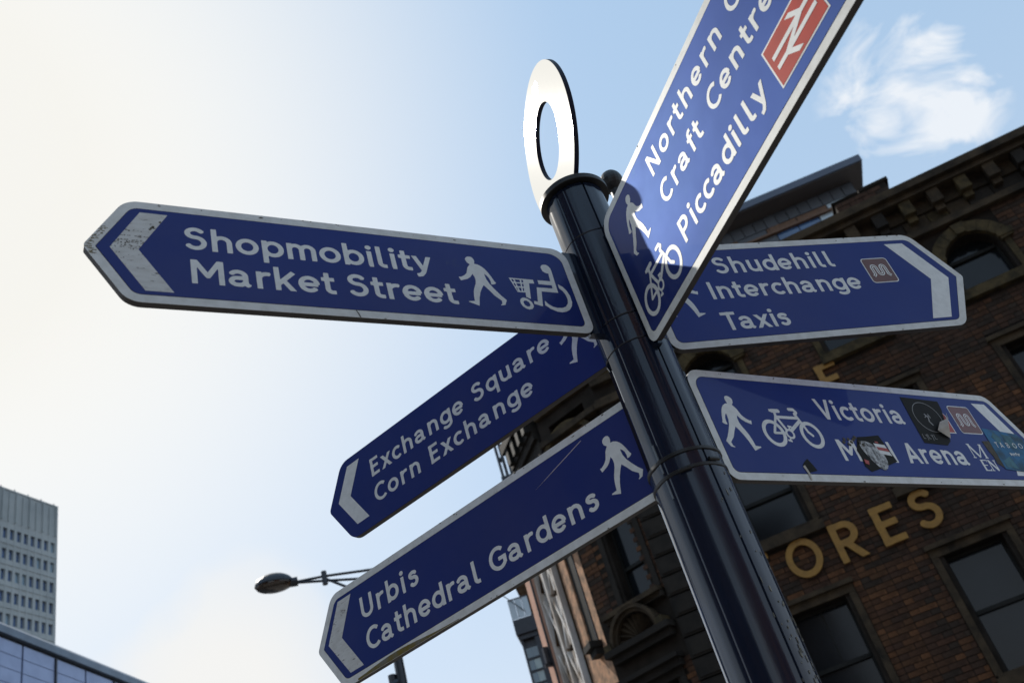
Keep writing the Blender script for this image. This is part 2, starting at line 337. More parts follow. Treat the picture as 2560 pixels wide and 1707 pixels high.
GL = {
 'o': G_(arc(.345, .365, .257, .2775, 0, 360)), 'O': G_(arc(.45, .5, .362, .4125, 0, 360)),
 'S': G_(arc(.315, .735, .21, .1775, 22, 270) + arc(.315, .3225, .24, .235, 90, -155)[1:]),
 's': G_(arc(.245, .535, .155, .1075, 20, 270) + arc(.245, .2575, .17, .17, 90, -152)[1:]),
 'h': G_([(.0875, 0), (.0875, 1)], [(.0875, .36)] + arc(.3, .43, .2125, .2125, 180, 0) + [(.5125, 0)]),
 'n': G_([(.0875, 0), (.0875, XH)], [(.0875, .36)] + arc(.3, .43, .2125, .2125, 180, 0) + [(.5125, 0)]),
 'm': G_([(.0875, 0), (.0875, XH)], [(.0875, .40)] + arc(.27, .46, .1825, .1825, 180, 0) + [(.4525, 0)], [(.4525, .40)] + arc(.635, .46, .1825, .1825, 180, 0) + [(.8175, 0)]),
 'u': G_([(.5125, 0), (.5125, XH)], [(.0875, XH)] + arc(.3, .30, .2125, .2125, 180, 360) + [(.5125, .37)]),
 'b': G_([(.0875, 0), (.0875, 1)], arc(.3325, .365, .245, .2775, 0, 360)),
 'd': G_([(.5775, 0), (.5775, 1)], arc(.3325, .365, .245, .2775, 0, 360)),
 'p': G_([(.0875, -.27), (.0875, XH)], arc(.3325, .365, .245, .2775, 0, 360)),
 'q': G_([(.5775, -.27), (.5775, XH)], arc(.3325, .365, .245, .2775, 0, 360)),
 'g': G_([(.5775, XH), (.5775, -.02)] + arc(.3425, -.02, .235, .17, 0, -148)[1:], arc(.3325, .365, .245, .2775, 0, 360)),
 'a': G_(arc(.285, .455, .205, .1875, 155, 0) + [(.49, .13), (.60, .03)], [(.49, .3775), (.255, .3775)] + arc(.255, .2325, .1675, .145, 90, 270)[1:] + [(.36, .0875), (.49, .19)], clip=(0, 1)),
 'e': G_(arc(.3325, .365, .245, .2775, 0, 320), [(.0875, .35), (.60, .35)]),
 'c': G_(arc(.3325, .365, .245, .2775, 48, 312)), 'C': G_(arc(.44, .5, .3525, .4125, 46, 314)),
 'G': G_(arc(.44, .5, .3525, .4125, 46, 322) + [(.73, .46)], [(.44, .46), (.81, .46)]),
 'i': G_([(.1, 0), (.1, XH)], ([(.1, .905)], .1)),
 'l': G_([(.0875, 1), (.0875, .22)] + arc(.22, .22, .1325, .1325, 180, 270)[1:] + [(.30, .0875)]),
 't': G_([(.17, .93), (.17, .22)] + arc(.3025, .22, .1325, .1325, 180, 270)[1:] + [(.41, .0875)], [(0, .6425), (.40, .6425)]),
 'f': G_([(.17, 0), (.17, .78)] + arc(.3025, .78, .1325, .1325, 180, 90)[1:] + [(.38, .9125)], [(0, .6425), (.37, .6425)]),
 'r': G_([(.0875, 0), (.0875, XH)], [(.0875, .36)] + arc(.33, .43, .2425, .2125, 180, 72)),
 'k': G_([(.0875, 0), (.0875, 1)], [(.10, .26), (.58, .80)], [(.27, .42), (.56, -.06)], clip=(0, 1)),
 'x': G_([(.02, -.06), (.56, .79)], [(.56, -.06), (.02, .79)], clip=(0, XH)),
 'y': G_([(.60, .80), (.30, -.02), (.20, -.155), (.06, -.19)], [(.045, .82), (.33, .04)], clip=(-.3, XH)),
 'N': G_([(.0875, 0), (.0875, 1)], [(.6725, 0), (.6725, 1)], [(.06, 1.06), (.70, -.06)], clip=(0, 1)),
 'M': G_([(.0875, 0), (.0875, 1)], [(.8325, 0), (.8325, 1)], [(.07, 1.05), (.46, .33), (.85, 1.05)], clip=(0, 1)),
 'E': G_([(.0875, 0), (.0875, 1)], [(0, .9125), (.52, .9125)], [(0, .52), (.48, .52)], [(0, .0875), (.52, .0875)]),
 'F': G_([(.0875, 0), (.0875, 1)], [(0, .9125), (.52, .9125)], [(0, .50), (.46, .50)]),
 'T': G_([(.32, 0), (.32, 1)], [(0, .9125), (.64, .9125)]),
 'I': G_([(.0875, 0), (.0875, 1)]),
 'P': G_([(.0875, 0), (.0875, 1)], [(.0875, .9125), (.31, .9125)] + arc(.31, .6875, .21, .225, 90, -90)[1:] + [(.0875, .4625)]),
 'R': G_([(.0875, 0), (.0875, 1)], [(.0875, .9125), (.33, .9125)] + arc(.33, .69, .21, .2225, 90, -90)[1:] + [(.0875, .4675)], [(.26, .48), (.60, -.08)], clip=(0, 1)),
 'U': G_([(.0875, 1), (.0875, .36)] + arc(.35, .35, .2625, .2625, 180, 360)[1:] + [(.6125, 1)]),
 'V': G_([(.05, 1.08), (.365, .0), (.68, 1.08)], clip=(0, 1)),
 'A': G_([(.05, -.08), (.365, 1.0), (.68, -.08)], [(.18, .30), (.55, .30)], clip=(0, 1)),
 'Q': G_(arc(.45, .5, .362, .4125, 0, 360), [(.52, .32), (.84, -.02)]),
 'B': G_([(.0875, 0), (.0875, 1)], [(.0875, .9125), (.32, .9125)] + arc(.32, .715, .17, .1975, 90, -90)[1:] + [(.0875, .5175)], [(.32, .5175)] + arc(.34, .3025, .2, .215, 90, -90)[1:] + [(.0875, .0875)]),
 'L': G_([(.0875, 1), (.0875, .0875), (.5, .0875)]), 'Y': G_([(.04, 1.06), (.33, .48)], [(.62, 1.06), (.33, .48), (.33, 0)], clip=(0, 1)),
 'v': G_([(.05, .80), (.32, .0), (.59, .80)], clip=(0, XH)),
}
_gc = {}
def glyph(ch, wt=1.0):
    k = (ch, wt)
    if k not in _gc:
        st, clip = GL[ch]; st = [(s[0], s[1] * wt if len(s[0]) > 1 else s[1]) for s in st]
        allp = [p for s in st for p in s[0]]
        x1 = max(p[0] for p in allp) + .12
        lp = contours(st, -.14, x1 + .05, -.36, 1.12, 0.0231, clip)
        xs = [p[0] for l in lp for p in l]; mn, mx = min(xs), max(xs)
        _gc[k] = ([[((p[0] - mn) * 1.10, p[1]) for p in l] for l in lp], (mx - mn) * 1.10)
    return _gc[k]
def text_loops(s, x0, y0, cap, x1, wt=1.0):
    """outlines of a line of text from x0 to x1 (letter spacing solved), baseline y0"""
    RND = set('oOcCeqdgbpGQ'); items = []; gaps = []
    for i, ch in enumerate(s):
        if ch == ' ': continue
        items.append(ch)
    wsum = sum(glyph(c, wt)[1] for c in items); nsp = s.count(' ')
    wts = []; prev = None
    for ch in s:
        if ch == ' ': wts.append(2.6); prev = None; continue
        if prev is not None:
            g = 1.0 - 0.28 * (prev in RND) - 0.28 * (ch in 'oOcCeqdgGQ') - 0.35 * (prev in 'TVAyvxkfrtLF') - 0.3 * (ch in 'TVAyvxtaf')
            wts.append(max(g, .35))
        prev = ch
    tot = sum(wts); unit = ((x1 - x0) / cap - wsum) / tot if tot else 0
    x = 0; prev = None; words = [[]]; wi = iter(wts)
    for ch in s:
        if ch == ' ': x += unit * next(wi); prev = None; words.append([]); continue
        if prev is not None: x += unit * next(wi)
        lp, wd = glyph(ch, wt)
        words[-1] += [[(x0 + (x + p[0]) * cap, y0 + p[1] * cap) for p in l] for l in lp]
        x += wd; prev = ch
    return words
def flat(name, loops, fr, off, mats, parent, thick=0.0002, label=None):
    """closed outlines (in sign coordinates) -> thin solid standing 'off' metres in front of the sign core"""
    cu = bpy.data.curves.new(name, 'CURVE'); cu.dimensions = '2D'; cu.fill_mode = 'BOTH'; cu.extrude = thick / 2
    for l in loops:
        sp = cu.splines.new('POLY'); sp.points.add(len(l) - 1)
        for i, p in enumerate(l): sp.points[i].co = (p[0], p[1], 0, 1)
        sp.use_cyclic_u = True
    tmp = bpy.data.objects.new('tmp', cu); COL.objects.link(tmp)
    dg = bpy.context.evaluated_depsgraph_get(); me = bpy.data.meshes.new_from_object(tmp.evaluated_get(dg)); 
    bpy.data.objects.remove(tmp); bpy.data.curves.remove(cu)
    me.transform(fr.matrix(off + thick / 2)); me.name = name
    return link(name, me, parent, mats, label)
class SignFrame:
    """origin: viewer's left end, bottom edge of the face; x to the viewer's right, y up"""
    def __init__(s, phi, r0, r1, zb, zt, lr, t=0.0105):
        ax = Vector((0.20631, 1.48574, 0)); u = Vector((math.sin(phi), math.cos(phi), 0))
        wv = Vector((u.y, -u.x, 0)); wv = -wv if wv.dot(ax) > 0 else wv
        s.ax, s.u, s.w, s.t, s.lr = ax, u, wv, t, lr
        s.L = r1 - r0; s.H = zt - zb
        s.o = (ax + u * r0 if lr > 0 else ax + u * r1) + wv * t + Vector((0, 0, zb))
        s.X = u if lr > 0 else -u
    def matrix(s, off):
        X, Y, Z = s.X, Vector((0, 0, 1)), s.w; o = s.o + s.w * off
        if X.cross(Y).dot(Z) < 0: Z = -Z
        return Matrix(((X.x, Y.x, Z.x, o.x), (X.y, Y.y, Z.y, o.y), (X.z, Y.z, Z.z, o.z), (0, 0, 0, 1)))
def rounded(poly, rad):
    out = []; n = len(poly)
    for i in range(n):
        p = Vector(poly[i]); a = Vector(poly[i - 1]) - p; b = Vector(poly[(i + 1) % n]) - p; r = rad[i] if isinstance(rad, (list, tuple)) else rad
        if r <= 1e-6: out.append(tuple(p)); continue
        an = a.angle(b); t = min(r / math.tan(an / 2), a.length * .49, b.length * .49); r = t * math.tan(an / 2)
        bis = (a.normalized() + b.normalized()).normalized(); c = p + bis * (r / math.sin(an / 2))
        p0 = p + a.normalized() * t; p1 = p + b.normalized() * t
        a0 = math.atan2(p0.y - c.y, p0.x - c.x); a1 = math.atan2(p1.y - c.y, p1.x - c.x); d = (a1 - a0 + math.pi) % (2 * math.pi) - math.pi
        for k in range(7): an_ = a0 + d * k / 6; out.append((c.x + r * math.cos(an_), c.y + r * math.sin(an_)))
    return out
def outline(L, H, lr, sl, ins=0.0, rr=.022):
    """finger outline: pointed end at x=0 (lr<0) or x=L (lr>0)"""
    k = sl / (H / 2)  # slope
    ii = ins * math.sqrt(1 + k * k)  # tip inset along x
    pts = [(ii, H / 2), (sl + ii - ins * k, ins), (L - ins, ins), (L - ins, H - ins), (sl + ii - ins * k, H - ins)]
    rad = [max(.012 - ins * .6, .002), max(rr * 1.5 - ins, .006), max(rr - ins * .6, .006), max(rr * 1.4 - ins * .4, .008), max(rr * 1.6 - ins, .006)]
    if lr > 0: pts = [(L - p[0], p[1]) for p in pts]
    return rounded(pts, rad)

# ------------------------------------------------------------------ ground
def plane(name, pts, m, z):
    mb = MB(); mb.quad([(p[0], p[1], z) for p in pts]); o = mb.build(name, m); o['kind'] = 'structure'; return o
plane('ground', [(-900, -900), (900, -900), (900, 900), (-900, 900)], 'asphalt', -0.14)
mb = MB(); mb.hexa([(-9, -6, -.139), (14, -6, -.139), (14, 8, -.139), (-9, 8, -.139), (-9, -6, 0), (14, -6, 0), (14, 8, 0), (-9, 8, 0)])
o = mb.build('pavement', 'paving'); o['kind'] = 'structure'
mb = MB()
for i in range(23):
    x = -9 + i; mb.hexa([(x + .005, 8.003, -.139), (x + .995, 8.003, -.139), (x + .995, 8.15, -.139), (x + .005, 8.15, -.139), (x + .005, 8.003, .004), (x + .995, 8.003, .004), (x + .995, 8.15, .004), (x + .005, 8.15, .004)])
o = mb.build('kerb', 'kerb'); o['kind'] = 'structure'
mb = MB(); mb.hexa([(-20, 12.2, -.139), (30, 12.2, -.139), (30, 60, -.139), (-20, 60, -.139), (-20, 12.2, 0), (30, 12.2, 0), (30, 60, 0), (-20, 60, 0)])
o = mb.build('far_pavement', 'paving'); o['kind'] = 'structure'

# ------------------------------------------------------------------ brick warehouse (ORES facade)
P1 = Frame((13 * .22495, 13 * .97437), 103)
P2 = Frame((0.961, 13.120), 304)
P3 = Frame((0.0076, 13.763), -25)
bw = thing('brick_warehouse', 'dark sooty brick warehouse with gilt letters and stone cornice behind the signpost', 'building', (2.9, 12.7, 0))
UL, UR, ZT = -2.02, 11.0, 9.95
cols = [-.28 + 2.02 * k for k in range(6)]
rows = [(1.1, 2.95, 0), (3.88, 5.36, 0), (6.40, 7.62, 0), (8.57, 9.41, 1)]
HW = .37
wins = [(c, z0, z1, a) for (z0, z1, a) in rows for c in cols]
holes = [(c - HW, c + HW, z0, z1) for c, z0, z1, a in wins]
mb = MB(); P1.wall(mb, UL, UR, 0, ZT, -.35, 0, holes)
P1.box(mb, UL, UR, ZT, 10.02, -.35, .02)
mb.build('wall', 'mortar', bw)
mb = MB(); P1.box(mb, UL, UR, 0, 9.9, -7.5, -.62); mb.build('core', 'mortar', bw)
mb = MB(); P1.box(mb, UL + .3, UR, 9.9, 10.1, -7.5, -.36); mb.build('roof', 'stone_d', bw)
# keep brick away from stone trim
SUR = []
for c, z0, z1, a in wins:
    SUR.append((c - .52, c + .52, z0 - .20, z1 + (.17 if not a else .24)))
def in_rects(u0, u1, z0, z1, rs):
    return any(u0 < r[1] and u1 > r[0] and z0 < r[3] and z1 > r[2] for r in rs)
PIL = (-2.02, -1.28)
TRIM = SUR + [(PIL[0], PIL[1], 0, 10)]
def inview(p):
    v = p - Vector((0, 0, 1.6)); z = v.dot(_f)
    if z <= 0: return None
    x = 1280 + 2475 * v.dot(_r) / z; y = 853 - 2475 * v.dot(_u) / z
    return (x, y) if -30 < x < 2590 and -30 < y < 1737 else None
bricks = []
BL, BH = .232, .072
for fr, ua, ub, trims, tagn in ((P1, PIL[1], 9.5, TRIM, 1), (P2, 0.0, 1.18, None, 2)):
    for r in range(int(9.85 / BH)):
        z0 = r * BH + .004; z1 = z0 + BH - .010
        if z0 < 3.3: continue
        u = ua + (0 if r % 2 else -BL / 2); k = 0
        while u < ub:
            l = BL if (k % 2 == 0) else BL * .5; k += 1
            a, b = max(u + .004, ua), min(u + l - .005, ub); u += l
            if b - a < .05: continue
            if tagn == 1:
                parts_ = [(a, b)]
                if in_rects(a, b, z0, z1, trims):
                    parts_ = []
                    cuts = [t for t in trims if z0 < t[3] and z1 > t[2] and a < t[1] and b > t[0]]
                    lo, hi = a, b
                    for t in cuts:
                        if t[0] <= lo < t[1]: lo = t[1] + .004
                        if t[0] < hi <= t[1]: hi = t[0] - .004
                    if hi - lo > .04 and not in_rects(lo, hi, z0, z1, cuts): parts_ = [(lo, hi)]
            else:
                parts_ = [] if (.13 < (a + b) / 2 < .86) else [(a, b)]
                if 6.30 > z0 > 5.35 or z0 > 8.9: parts_ = []
            for (a2, b2) in parts_:
                c = fr.p((a2 + b2) / 2, z0, 0); px = inview(c)
                if px is None: continue
                ds = (c - Vector((0, 0, 1.6))).length
                bricks.append(((b2 - a2) / ds, fr, a2, b2, z0, z1, px))
# individually: the largest bricks not hidden behind the signs and the post
def hidden(px):
    x, y = px
    return not ((x > 1900 and y > 1225) or (x > 2120 and 870 < y < 985 and y < 700 + .3 * (x)) or (x > 2420 and 560 < y < 930))
vis = sorted([b for b in bricks if not hidden(b[6])], key=lambda b: -b[0])[:300]; vid = {id(b) for b in vis}
random.seed(3)
bcache = {}
def brick_mesh(fr, ln, v):
    key = (id(fr), round(ln, 2), v)
    if key not in bcache:
        m_ = MB(); f0 = Frame((0, 0), 0); f0.U, f0.N = fr.U, fr.N
        f0.box(m_, 0, ln, 0, BH - .010, -.01, .009); bcache[key] = m_.mesh('brick'); bcache[key].materials.append(M['brick%d' % v])
    return bcache[key]
mbb = MB()
mats_b = [3, 0, 1, 5, 2, 0, 1, 4, 6, 7]
for b in bricks:
    _, fr, a, bb, z0, z1, px = b; v = random.choice(mats_b)
    n_ = .5 + .5 * math.sin(a * 1.3 + 1.1 * math.sin(z0 * .9)) * math.cos(z0 * 1.1 + .6 * math.sin(a * 2.1))
    if z0 > 7.4: n_ += .35
    for t_ in SUR:   # soot washed down below the sills
        if fr is P1 and t_[0] - .05 < a < t_[1] and 0 < t_[2] - z0 < .9 and random.random() < .55: n_ += .5
    if n_ > .62 + random.uniform(-.25, .25): v = random.choice([4, 6, 2, 6, 1, 4])
    if id(b) in vid:
        ln = round(bb - a, 2); me = brick_mesh(fr, ln, v)
        o = bpy.data.objects.new('brick', me); COL.objects.link(o); o.parent = bw
        o.location = fr.p(a, z0, random.uniform(-.002, .004)) - bw.location
    else: fr.box(mbb, a, bb, z0, z1, -.01, .008 + random.uniform(-.003, .004), v)
o = mbb.build('brick_field', ['brick%d' % i for i in range(8)], bw); o['kind'] = 'stuff'

def window(fr, parent, c, z0, z1, hw, arched, trans, stone='stone', mull=False, d=-.2):
    f = MB(); bw_ = .035
    fr.box(f, c - hw, c - hw + bw_, z0, z1, d - .03, d + .03); fr.box(f, c + hw - bw_, c + hw, z0, z1, d - .03, d + .03)
    fr.box(f, c - hw + bw_, c + hw - bw_, z0, z0 + bw_, d - .03, d + .03); fr.box(f, c - hw + bw_, c + hw - bw_, z1 - bw_, z1, d - .03, d + .03)
    fr.box(f, c - hw + bw_, c + hw - bw_, trans - .025, trans + .025, d - .03, d + .045)
    if mull: fr.box(f, c - .008, c + .008, trans + .025, z1 - bw_, d - .028, d + .0)
    wo_ = f.build('window', 'frame', parent)
    for a, b in ((z0 + bw_, trans - .025), (trans + .025, z1 - bw_)):
        g = MB(); fr.box(g, c - hw + bw_, c + hw - bw_, a, b, d - .012, d - .004)
        g.build('pane', 'glass', wo_)
    # sill
    s = MB(); fr.box(s, c - hw - .16, c + hw + .16, z0 - .17, z0 - .045, -.02, .11); fr.box(s, c - hw - .12, c + hw + .12, z0 - .045, z0 - .002, -.2, .07)
    s.build('sill', stone, wo_)
    # moulded stone surround: two stepped jambs each side
    for sg in (-1, 1):
        j = MB()
        for (i0, i1, dd) in ((hw + .001, hw + .055, -.045), (hw + .057, hw + .145, .028)):
            a, b = sorted((c + sg * i0, c + sg * i1)); fr.box(j, a, b, z0, z1 if not arched else trans, -.3 if dd < 0 else -.02, dd)
        j.build('jamb', stone, wo_)
    if not arched:
        l = MB(); fr.box(l, c - hw - .145, c + hw + .145, z1 + .002, z1 + .105, -.2, .03); fr.box(l, c - hw - .17, c + hw + .17, z1 + .107, z1 + .165, -.02, .085)
        l.build('lintel', stone, wo_)
    else:
        # segmental arch of voussoirs, spandrels filled behind
        rise = z1 - trans; rad = (hw * hw + rise * rise) / (2 * rise); cz = z1 - rad; half = math.asin(hw / rad)
        sp = MB(); n = 8
        for i in range(n):
            a0 = -half + 2 * half * i / n; a1 = -half + 2 * half * (i + 1) / n
            pp = []
            for dd in (-.3, -.015): pp.append([fr.p(c + rad * math.sin(a0), cz + rad * math.cos(a0), dd), fr.p(c + rad * math.sin(a1), cz + rad * math.cos(a1), dd), fr.p(c + rad * math.sin(a1), z1 + .004, dd), fr.p(c + rad * math.sin(a0), z1 + .004, dd)])
            sp.prism(pp[0], pp[1])
        sp.build('spandrel', 'mortar', wo_)
        vn = 9; ext = half + .22
        for i in range(vn):
            a0 = -ext + 2 * ext * i / vn + .006; a1 = -ext + 2 * ext * (i + 1) / vn - .006; r0, r1 = rad + .012, rad + .19; v = MB()
            cor_ = lambda dd: [fr.p(c + r0 * math.sin(a0), cz + r0 * math.cos(a0), dd), fr.p(c + r0 * math.sin(a1), cz + r0 * math.cos(a1), dd), fr.p(c + r1 * math.sin(a1), cz + r1 * math.cos(a1), dd), fr.p(c + r1 * math.sin(a0), cz + r1 * math.cos(a0), dd)]
            v.prism(cor_(-.02), cor_(.075 if i != vn // 2 else .11)); v.build('voussoir', 'stone_y', wo_)
        for sg in (-1, 1):
            im = MB(); a, b = sorted((c + sg * (hw + .002), c + sg * (hw + .22))); fr.box(im, a, b, trans - .03, trans + .07, -.02, .09)
            im.build('impost', 'stone_y', wo_)
    return wo_
for c, z0, z1, a in wins:
    if c > 9.2 or z1 < 3.5: 
        pass
    tr = {1.1: 2.3, 3.88: 4.63, 6.40: 7.0, 8.57: 9.15}[z0]
    window(P1, bw, c, z0, z1, HW, a, tr, stone='stone' if z0 < 8 else 'stone_y', mull=(z0 == 3.88 and c < 0))
# gilt letters
class WallFrame:
    def __init__(s, fr): s.fr = fr
    def matrix(s, off):
        X, Y, Z = s.fr.U, Vector((0, 0, 1)), s.fr.N; o = s.fr.O + Z * off
        if X.cross(Y).dot(Z) < 0: pass
        return Matrix(((X.x, Y.x, Z.x, o.x), (X.y, Y.y, Z.y, o.y), (X.z, Y.z, Z.z, o.z), (0, 0, 0, 1)))
wf = WallFrame(P1)
for ch, u, zz in (('S', -1.20, 5.705), ('T', -.93, 5.705), ('O', -.40, 5.705), ('R', .25, 5.705), ('E', .81, 5.705), ('S', 1.30, 5.705), ('F', 1.06, 7.90)):
    lp, wd = glyph(ch, 1.0); hh = .535
    wx = {'O': .46, 'S': .32, 'R': .35, 'E': .30, 'T': .34, 'F': .29}[ch] / wd
    loops = [[(u + p[0] * wx, zz + p[1] * hh) for p in l] for l in lp]
    flat('letter', loops, wf, .035, 'gold', bw, thick=.03)
# cornice, modillions, frieze
mb = MB(); P1.box(mb, UL - .02, UR, 10.33, 10.46, -.3, .36); P1.box(mb, UL, UR, 10.24, 10.328, -.3, .27); P1.box(mb, UL, UR, 10.022, 10.238, -.3, .06)
mb.build('cornice', 'stone', bw)
mb = MB(); P1.box(mb, UL, UR, 9.66, 9.74, -.02, .12); P1.box(mb, UL, UR, 9.742, 9.80, -.02, .07); mb.build('string_course', 'stone', bw)
random.seed(5)
u = UL + .2
while u < 9.5:
    m_ = MB(); P1.box(m_, u, u + .17, 10.0, 10.235, .061, .23); P1.box(m_, u + .02, u + .15, 9.90, 9.998, .021, .14)
    m_.build('modillion', random.choice(['stone_y', 'stone', 'stone', 'stone_d']), bw); u += .42
u = UL
while u < 9.5:
    l = random.uniform(.28, .5); m_ = MB(); P1.box(m_, u + .008, u + l - .008, 9.80, 9.99, -.01, .03 + random.uniform(0, .02))
    m_.build('frieze_block', random.choice(['stone', 'stone_y', 'stone_d', 'stone']), bw); u += l
mb = MB(); k = 13.5 / 13
fb = Frame((13.5 * .22495, 13.5 * .97437), 103)
fb.box(mb, 2.60, 3.44, 10.10, 11.24, -.5, 0); fb.box(mb, 3.02, 3.50, 11.242, 11.30, -.52, .02); fb.box(mb, 2.56, 3.0, 11.242, 11.27, -.52, .02)
mb.build('chimney', 'mortar', bw)
for r in range(13):
    for q in range(4):
        m_ = MB(); a = 2.60 + q * .212 + (0 if r % 2 else -.1); a0, a1 = max(a, 2.605), min(a + .2, 3.435)
        if a1 - a0 < .05: continue
        fb.box(m_, a0, a1, 10.15 + r * .082, 10.15 + r * .082 + .07, -.01, .01); m_.build('chimney_brick', 'brick%d' % random.choice([4, 6, 2, 6]), bw)
# rusticated corner pilaster
r = 0; z = 3.0
while z < 9.2:
    h = .288; w0 = PIL[0] + (.0 if r % 2 else .03)
    m_ = MB(); P1.box(m_, PIL[0] + .004, PIL[1] - .004, z + .012, z + h - .012, -.02, .055); P1.box(m_, PIL[0] + .04, PIL[1] - .04, z + .04, z + h - .04, .055, .07)
    m_.build('stone_block', 'stone_d', bw); z += h; r += 1
mb = MB(); P1.box(mb, PIL[0] - .05, PIL[1] + .06, 9.26, 9.36, -.02, .13); P1.box(mb, PIL[0] - .02, PIL[1] + .03, 9.361, 9.42, -.02, .09); mb.build('pilaster_cap', 'stone', bw)
# angled corner bay (P2)
holes2 = [(.19, .66, 6.40, 7.75), (.26, 1.0, 8.95, 9.6), (.30, .95, 4.2, 5.2)]
mb = MB(); P2.wall(mb, 0.003, 1.2, 0, ZT, -.35, 0, holes2); mb.build('corner_wall', 'mortar', bw)
window(P2, bw, .425, 6.40, 7.75, .235, 0, 6.92, stone='stone_d')
window(P2, bw, .625, 4.2, 5.2, .325, 0, 4.9, stone='stone_d')
mb = MB(); P2.box(mb, .03, 1.06, 6.30, 6.37, -.02, .17); P2.box(mb, .06, 1.03, 6.235, 6.298, -.02, .11); mb.build('ledge', 'stone', bw)
# shell niche: moulded arch with radiating flutes
nc, nb, nr = .62, 5.90, .37
mb = MB(); n = 20
for (r0, r1, d0, d1) in ((nr, nr + .05, -.02, .17), (nr - .045, nr - .002, -.02, .12)):
    for i in range(n):
        a0, a1 = math.pi * i / n, math.pi * (i + 1) / n
        f_ = lambda dd: [P2.p(nc + r0 * math.cos(a0), nb + r0 * math.sin(a0) * 1.05, dd), P2.p(nc + r0 * math.cos(a1), nb + r0 * math.sin(a1) * 1.05, dd), P2.p(nc + r1 * math.cos(a1), nb + r1 * math.sin(a1) * 1.05, dd), P2.p(nc + r1 * math.cos(a0), nb + r1 * math.sin(a0) * 1.05, dd)]
        mb.prism(f_(d0), f_(d1), caps=True)
mb.build('niche_arch', 'stone', bw)
mb = MB(); n = 11
for i in range(n):
    a0, a1 = math.pi * i / n, math.pi * (i + 1) / n; am = (a0 + a1) / 2; q0 = .04; q1 = nr - .047
    pt = lambda a, q, dd: P2.p(nc + q * math.cos(a), nb + q * math.sin(a), dd)
    mb.quad([pt(a0, q0, .012), pt(a0, q1, .012), pt(am, q1, .075), pt(am, q0, .03)]); mb.quad([pt(am, q0, .03), pt(am, q1, .075), pt(a1, q1, .012), pt(a1, q0, .012)])
mb.build('niche_shell', 'stone', bw)
mb = MB(); P2.box(mb, .04, 1.17, 5.80, 5.885, -.02, .2); P2.box(mb, .08, 1.12, 5.70, 5.798, -.02, .12); P2.box(mb, .08, 1.12, 5.40, 5.46, -.02, .2); P2.box(mb, .1, 1.1, 5.30, 5.398, -.02, .12); mb.build('entablature', 'stone_d', bw)
for a in (.10, 1.02):
    m_ = MB(); P2.box(m_, a, a + .12, 5.886, 5.97, -.02, .2); m_.build('corbel', 'stone_y', bw)
mb = MB(); P2.box(mb, .02, 1.18, 9.26, 9.36, -.02, .14); P2.box(mb, -.02, 1.2, 10.33, 10.46, -.3, .30); P2.box(mb, 0, 1.18, 10.24, 10.328, -.3, .2); P2.box(mb, .0, 1.18, 9.80, 10.238, -.3, .08); mb.build('corner_cornice', 'stone', bw)
mb = MB(); n = 14; ar = .46
for i in range(n):
    a0, a1 = math.pi * i / n, math.pi * (i + 1) / n; r0, r1 = ar, ar + .09
    f_ = lambda dd: [P2.p(.68 + r0 * math.cos(a0), 8.9 + r0 * math.sin(a0), dd), P2.p(.68 + r0 * math.cos(a1), 8.9 + r0 * math.sin(a1), dd), P2.p(.68 + r1 * math.cos(a1), 8.9 + r1 * math.sin(a1), dd), P2.p(.68 + r1 * math.cos(a0), 8.9 + r1 * math.sin(a0), dd)]
    mb.prism(f_(-.02), f_(.11))
mb.build('gable_arch', 'stone_y', bw)

# ------------------------------------------------------------------ street facade beyond the corner: terracotta pier, boarded bay, pink strip
tb = thing('terracotta_building', 'sunlit terracotta front with dark slot window and boarded timber bay left of post', 'building', tuple(P3.p(1.0, 0, -1)))
mb = MB(); P3.wall(mb, 0.0, .93, 0, 9.2, -.3, 0, [(.30, .66, 6.2, 7.75)]); P3.box(mb, 0, 1.2, 0, 10.0, -5, -.31); P3.box(mb, 1.2, 2.25, 0, 9.0, -5, -.31); mb.build('wall', 'terra', tb)
mb = MB(); P3.box(mb, .30, .66, 6.2, 7.75, -.30, -.03); mb.build('slot_window', 'frame', tb)
mb = MB(); P3.box(mb, .345, .365, 6.2, 7.75, -.029, .0); mb.build('slot_mullion', 'darkmetal', tb)
for z in (6.12, 7.76):
    m_ = MB(); P3.box(m_, .22, .50, z, z + .09, .0, .2); P3.box(m_, .24, .47, z - .1, z - .002, 0, .13); m_.build('bracket', 'frame', tb)
mb = MB(); P3.box(mb, .932, 1.06, 0, 9.2, -.3, -.04); mb.build('drain_strip', 'timber', tb)
mb = MB(); P3.box(mb, 1.062, 1.93, 0, 9.2, -.3, -.03); mb.build('bay_backing', 'timber', tb)
random.seed(11)
def board(u0, z0, u1, z1, w, m, d=.05):
    m_ = MB(); f_ = lambda dd: [P3.p(u0 - w / 2, z0, dd), P3.p(u0 + w / 2, z0, dd), P3.p(u1 + w / 2, z1, dd), P3.p(u1 - w / 2, z1, dd)]
    m_.prism(f_(-.028), f_(d)); m_.build('board', m, tb)
for i, uu in enumerate((1.10, 1.52, 1.88)): board(uu, .5, uu, 9.0, .045, 'plaster', .07)
for z in np.arange(3.0, 9.0, .9):
    z = float(z)
    board(1.14, z, 1.48, z + .85, .05, 'plaster', .045); board(1.48, z, 1.14, z + .85, .05, 'plaster', .03)
    board(1.56, z + .2, 1.84, z + .95, .04, 'plaster', .045); board(1.84, z + .2, 1.56, z + .95, .04, 'timber', .03)
    board(1.31, z, 1.31, z + .8, .035, 'plaster', .02); board(1.70, z, 1.70, z + .8, .03, 'plaster', .02)
mb = MB(); P3.box(mb, 1.932, 2.25, 0, 9.0, -.3, .10); mb.build('pink_strip', 'pink', tb)
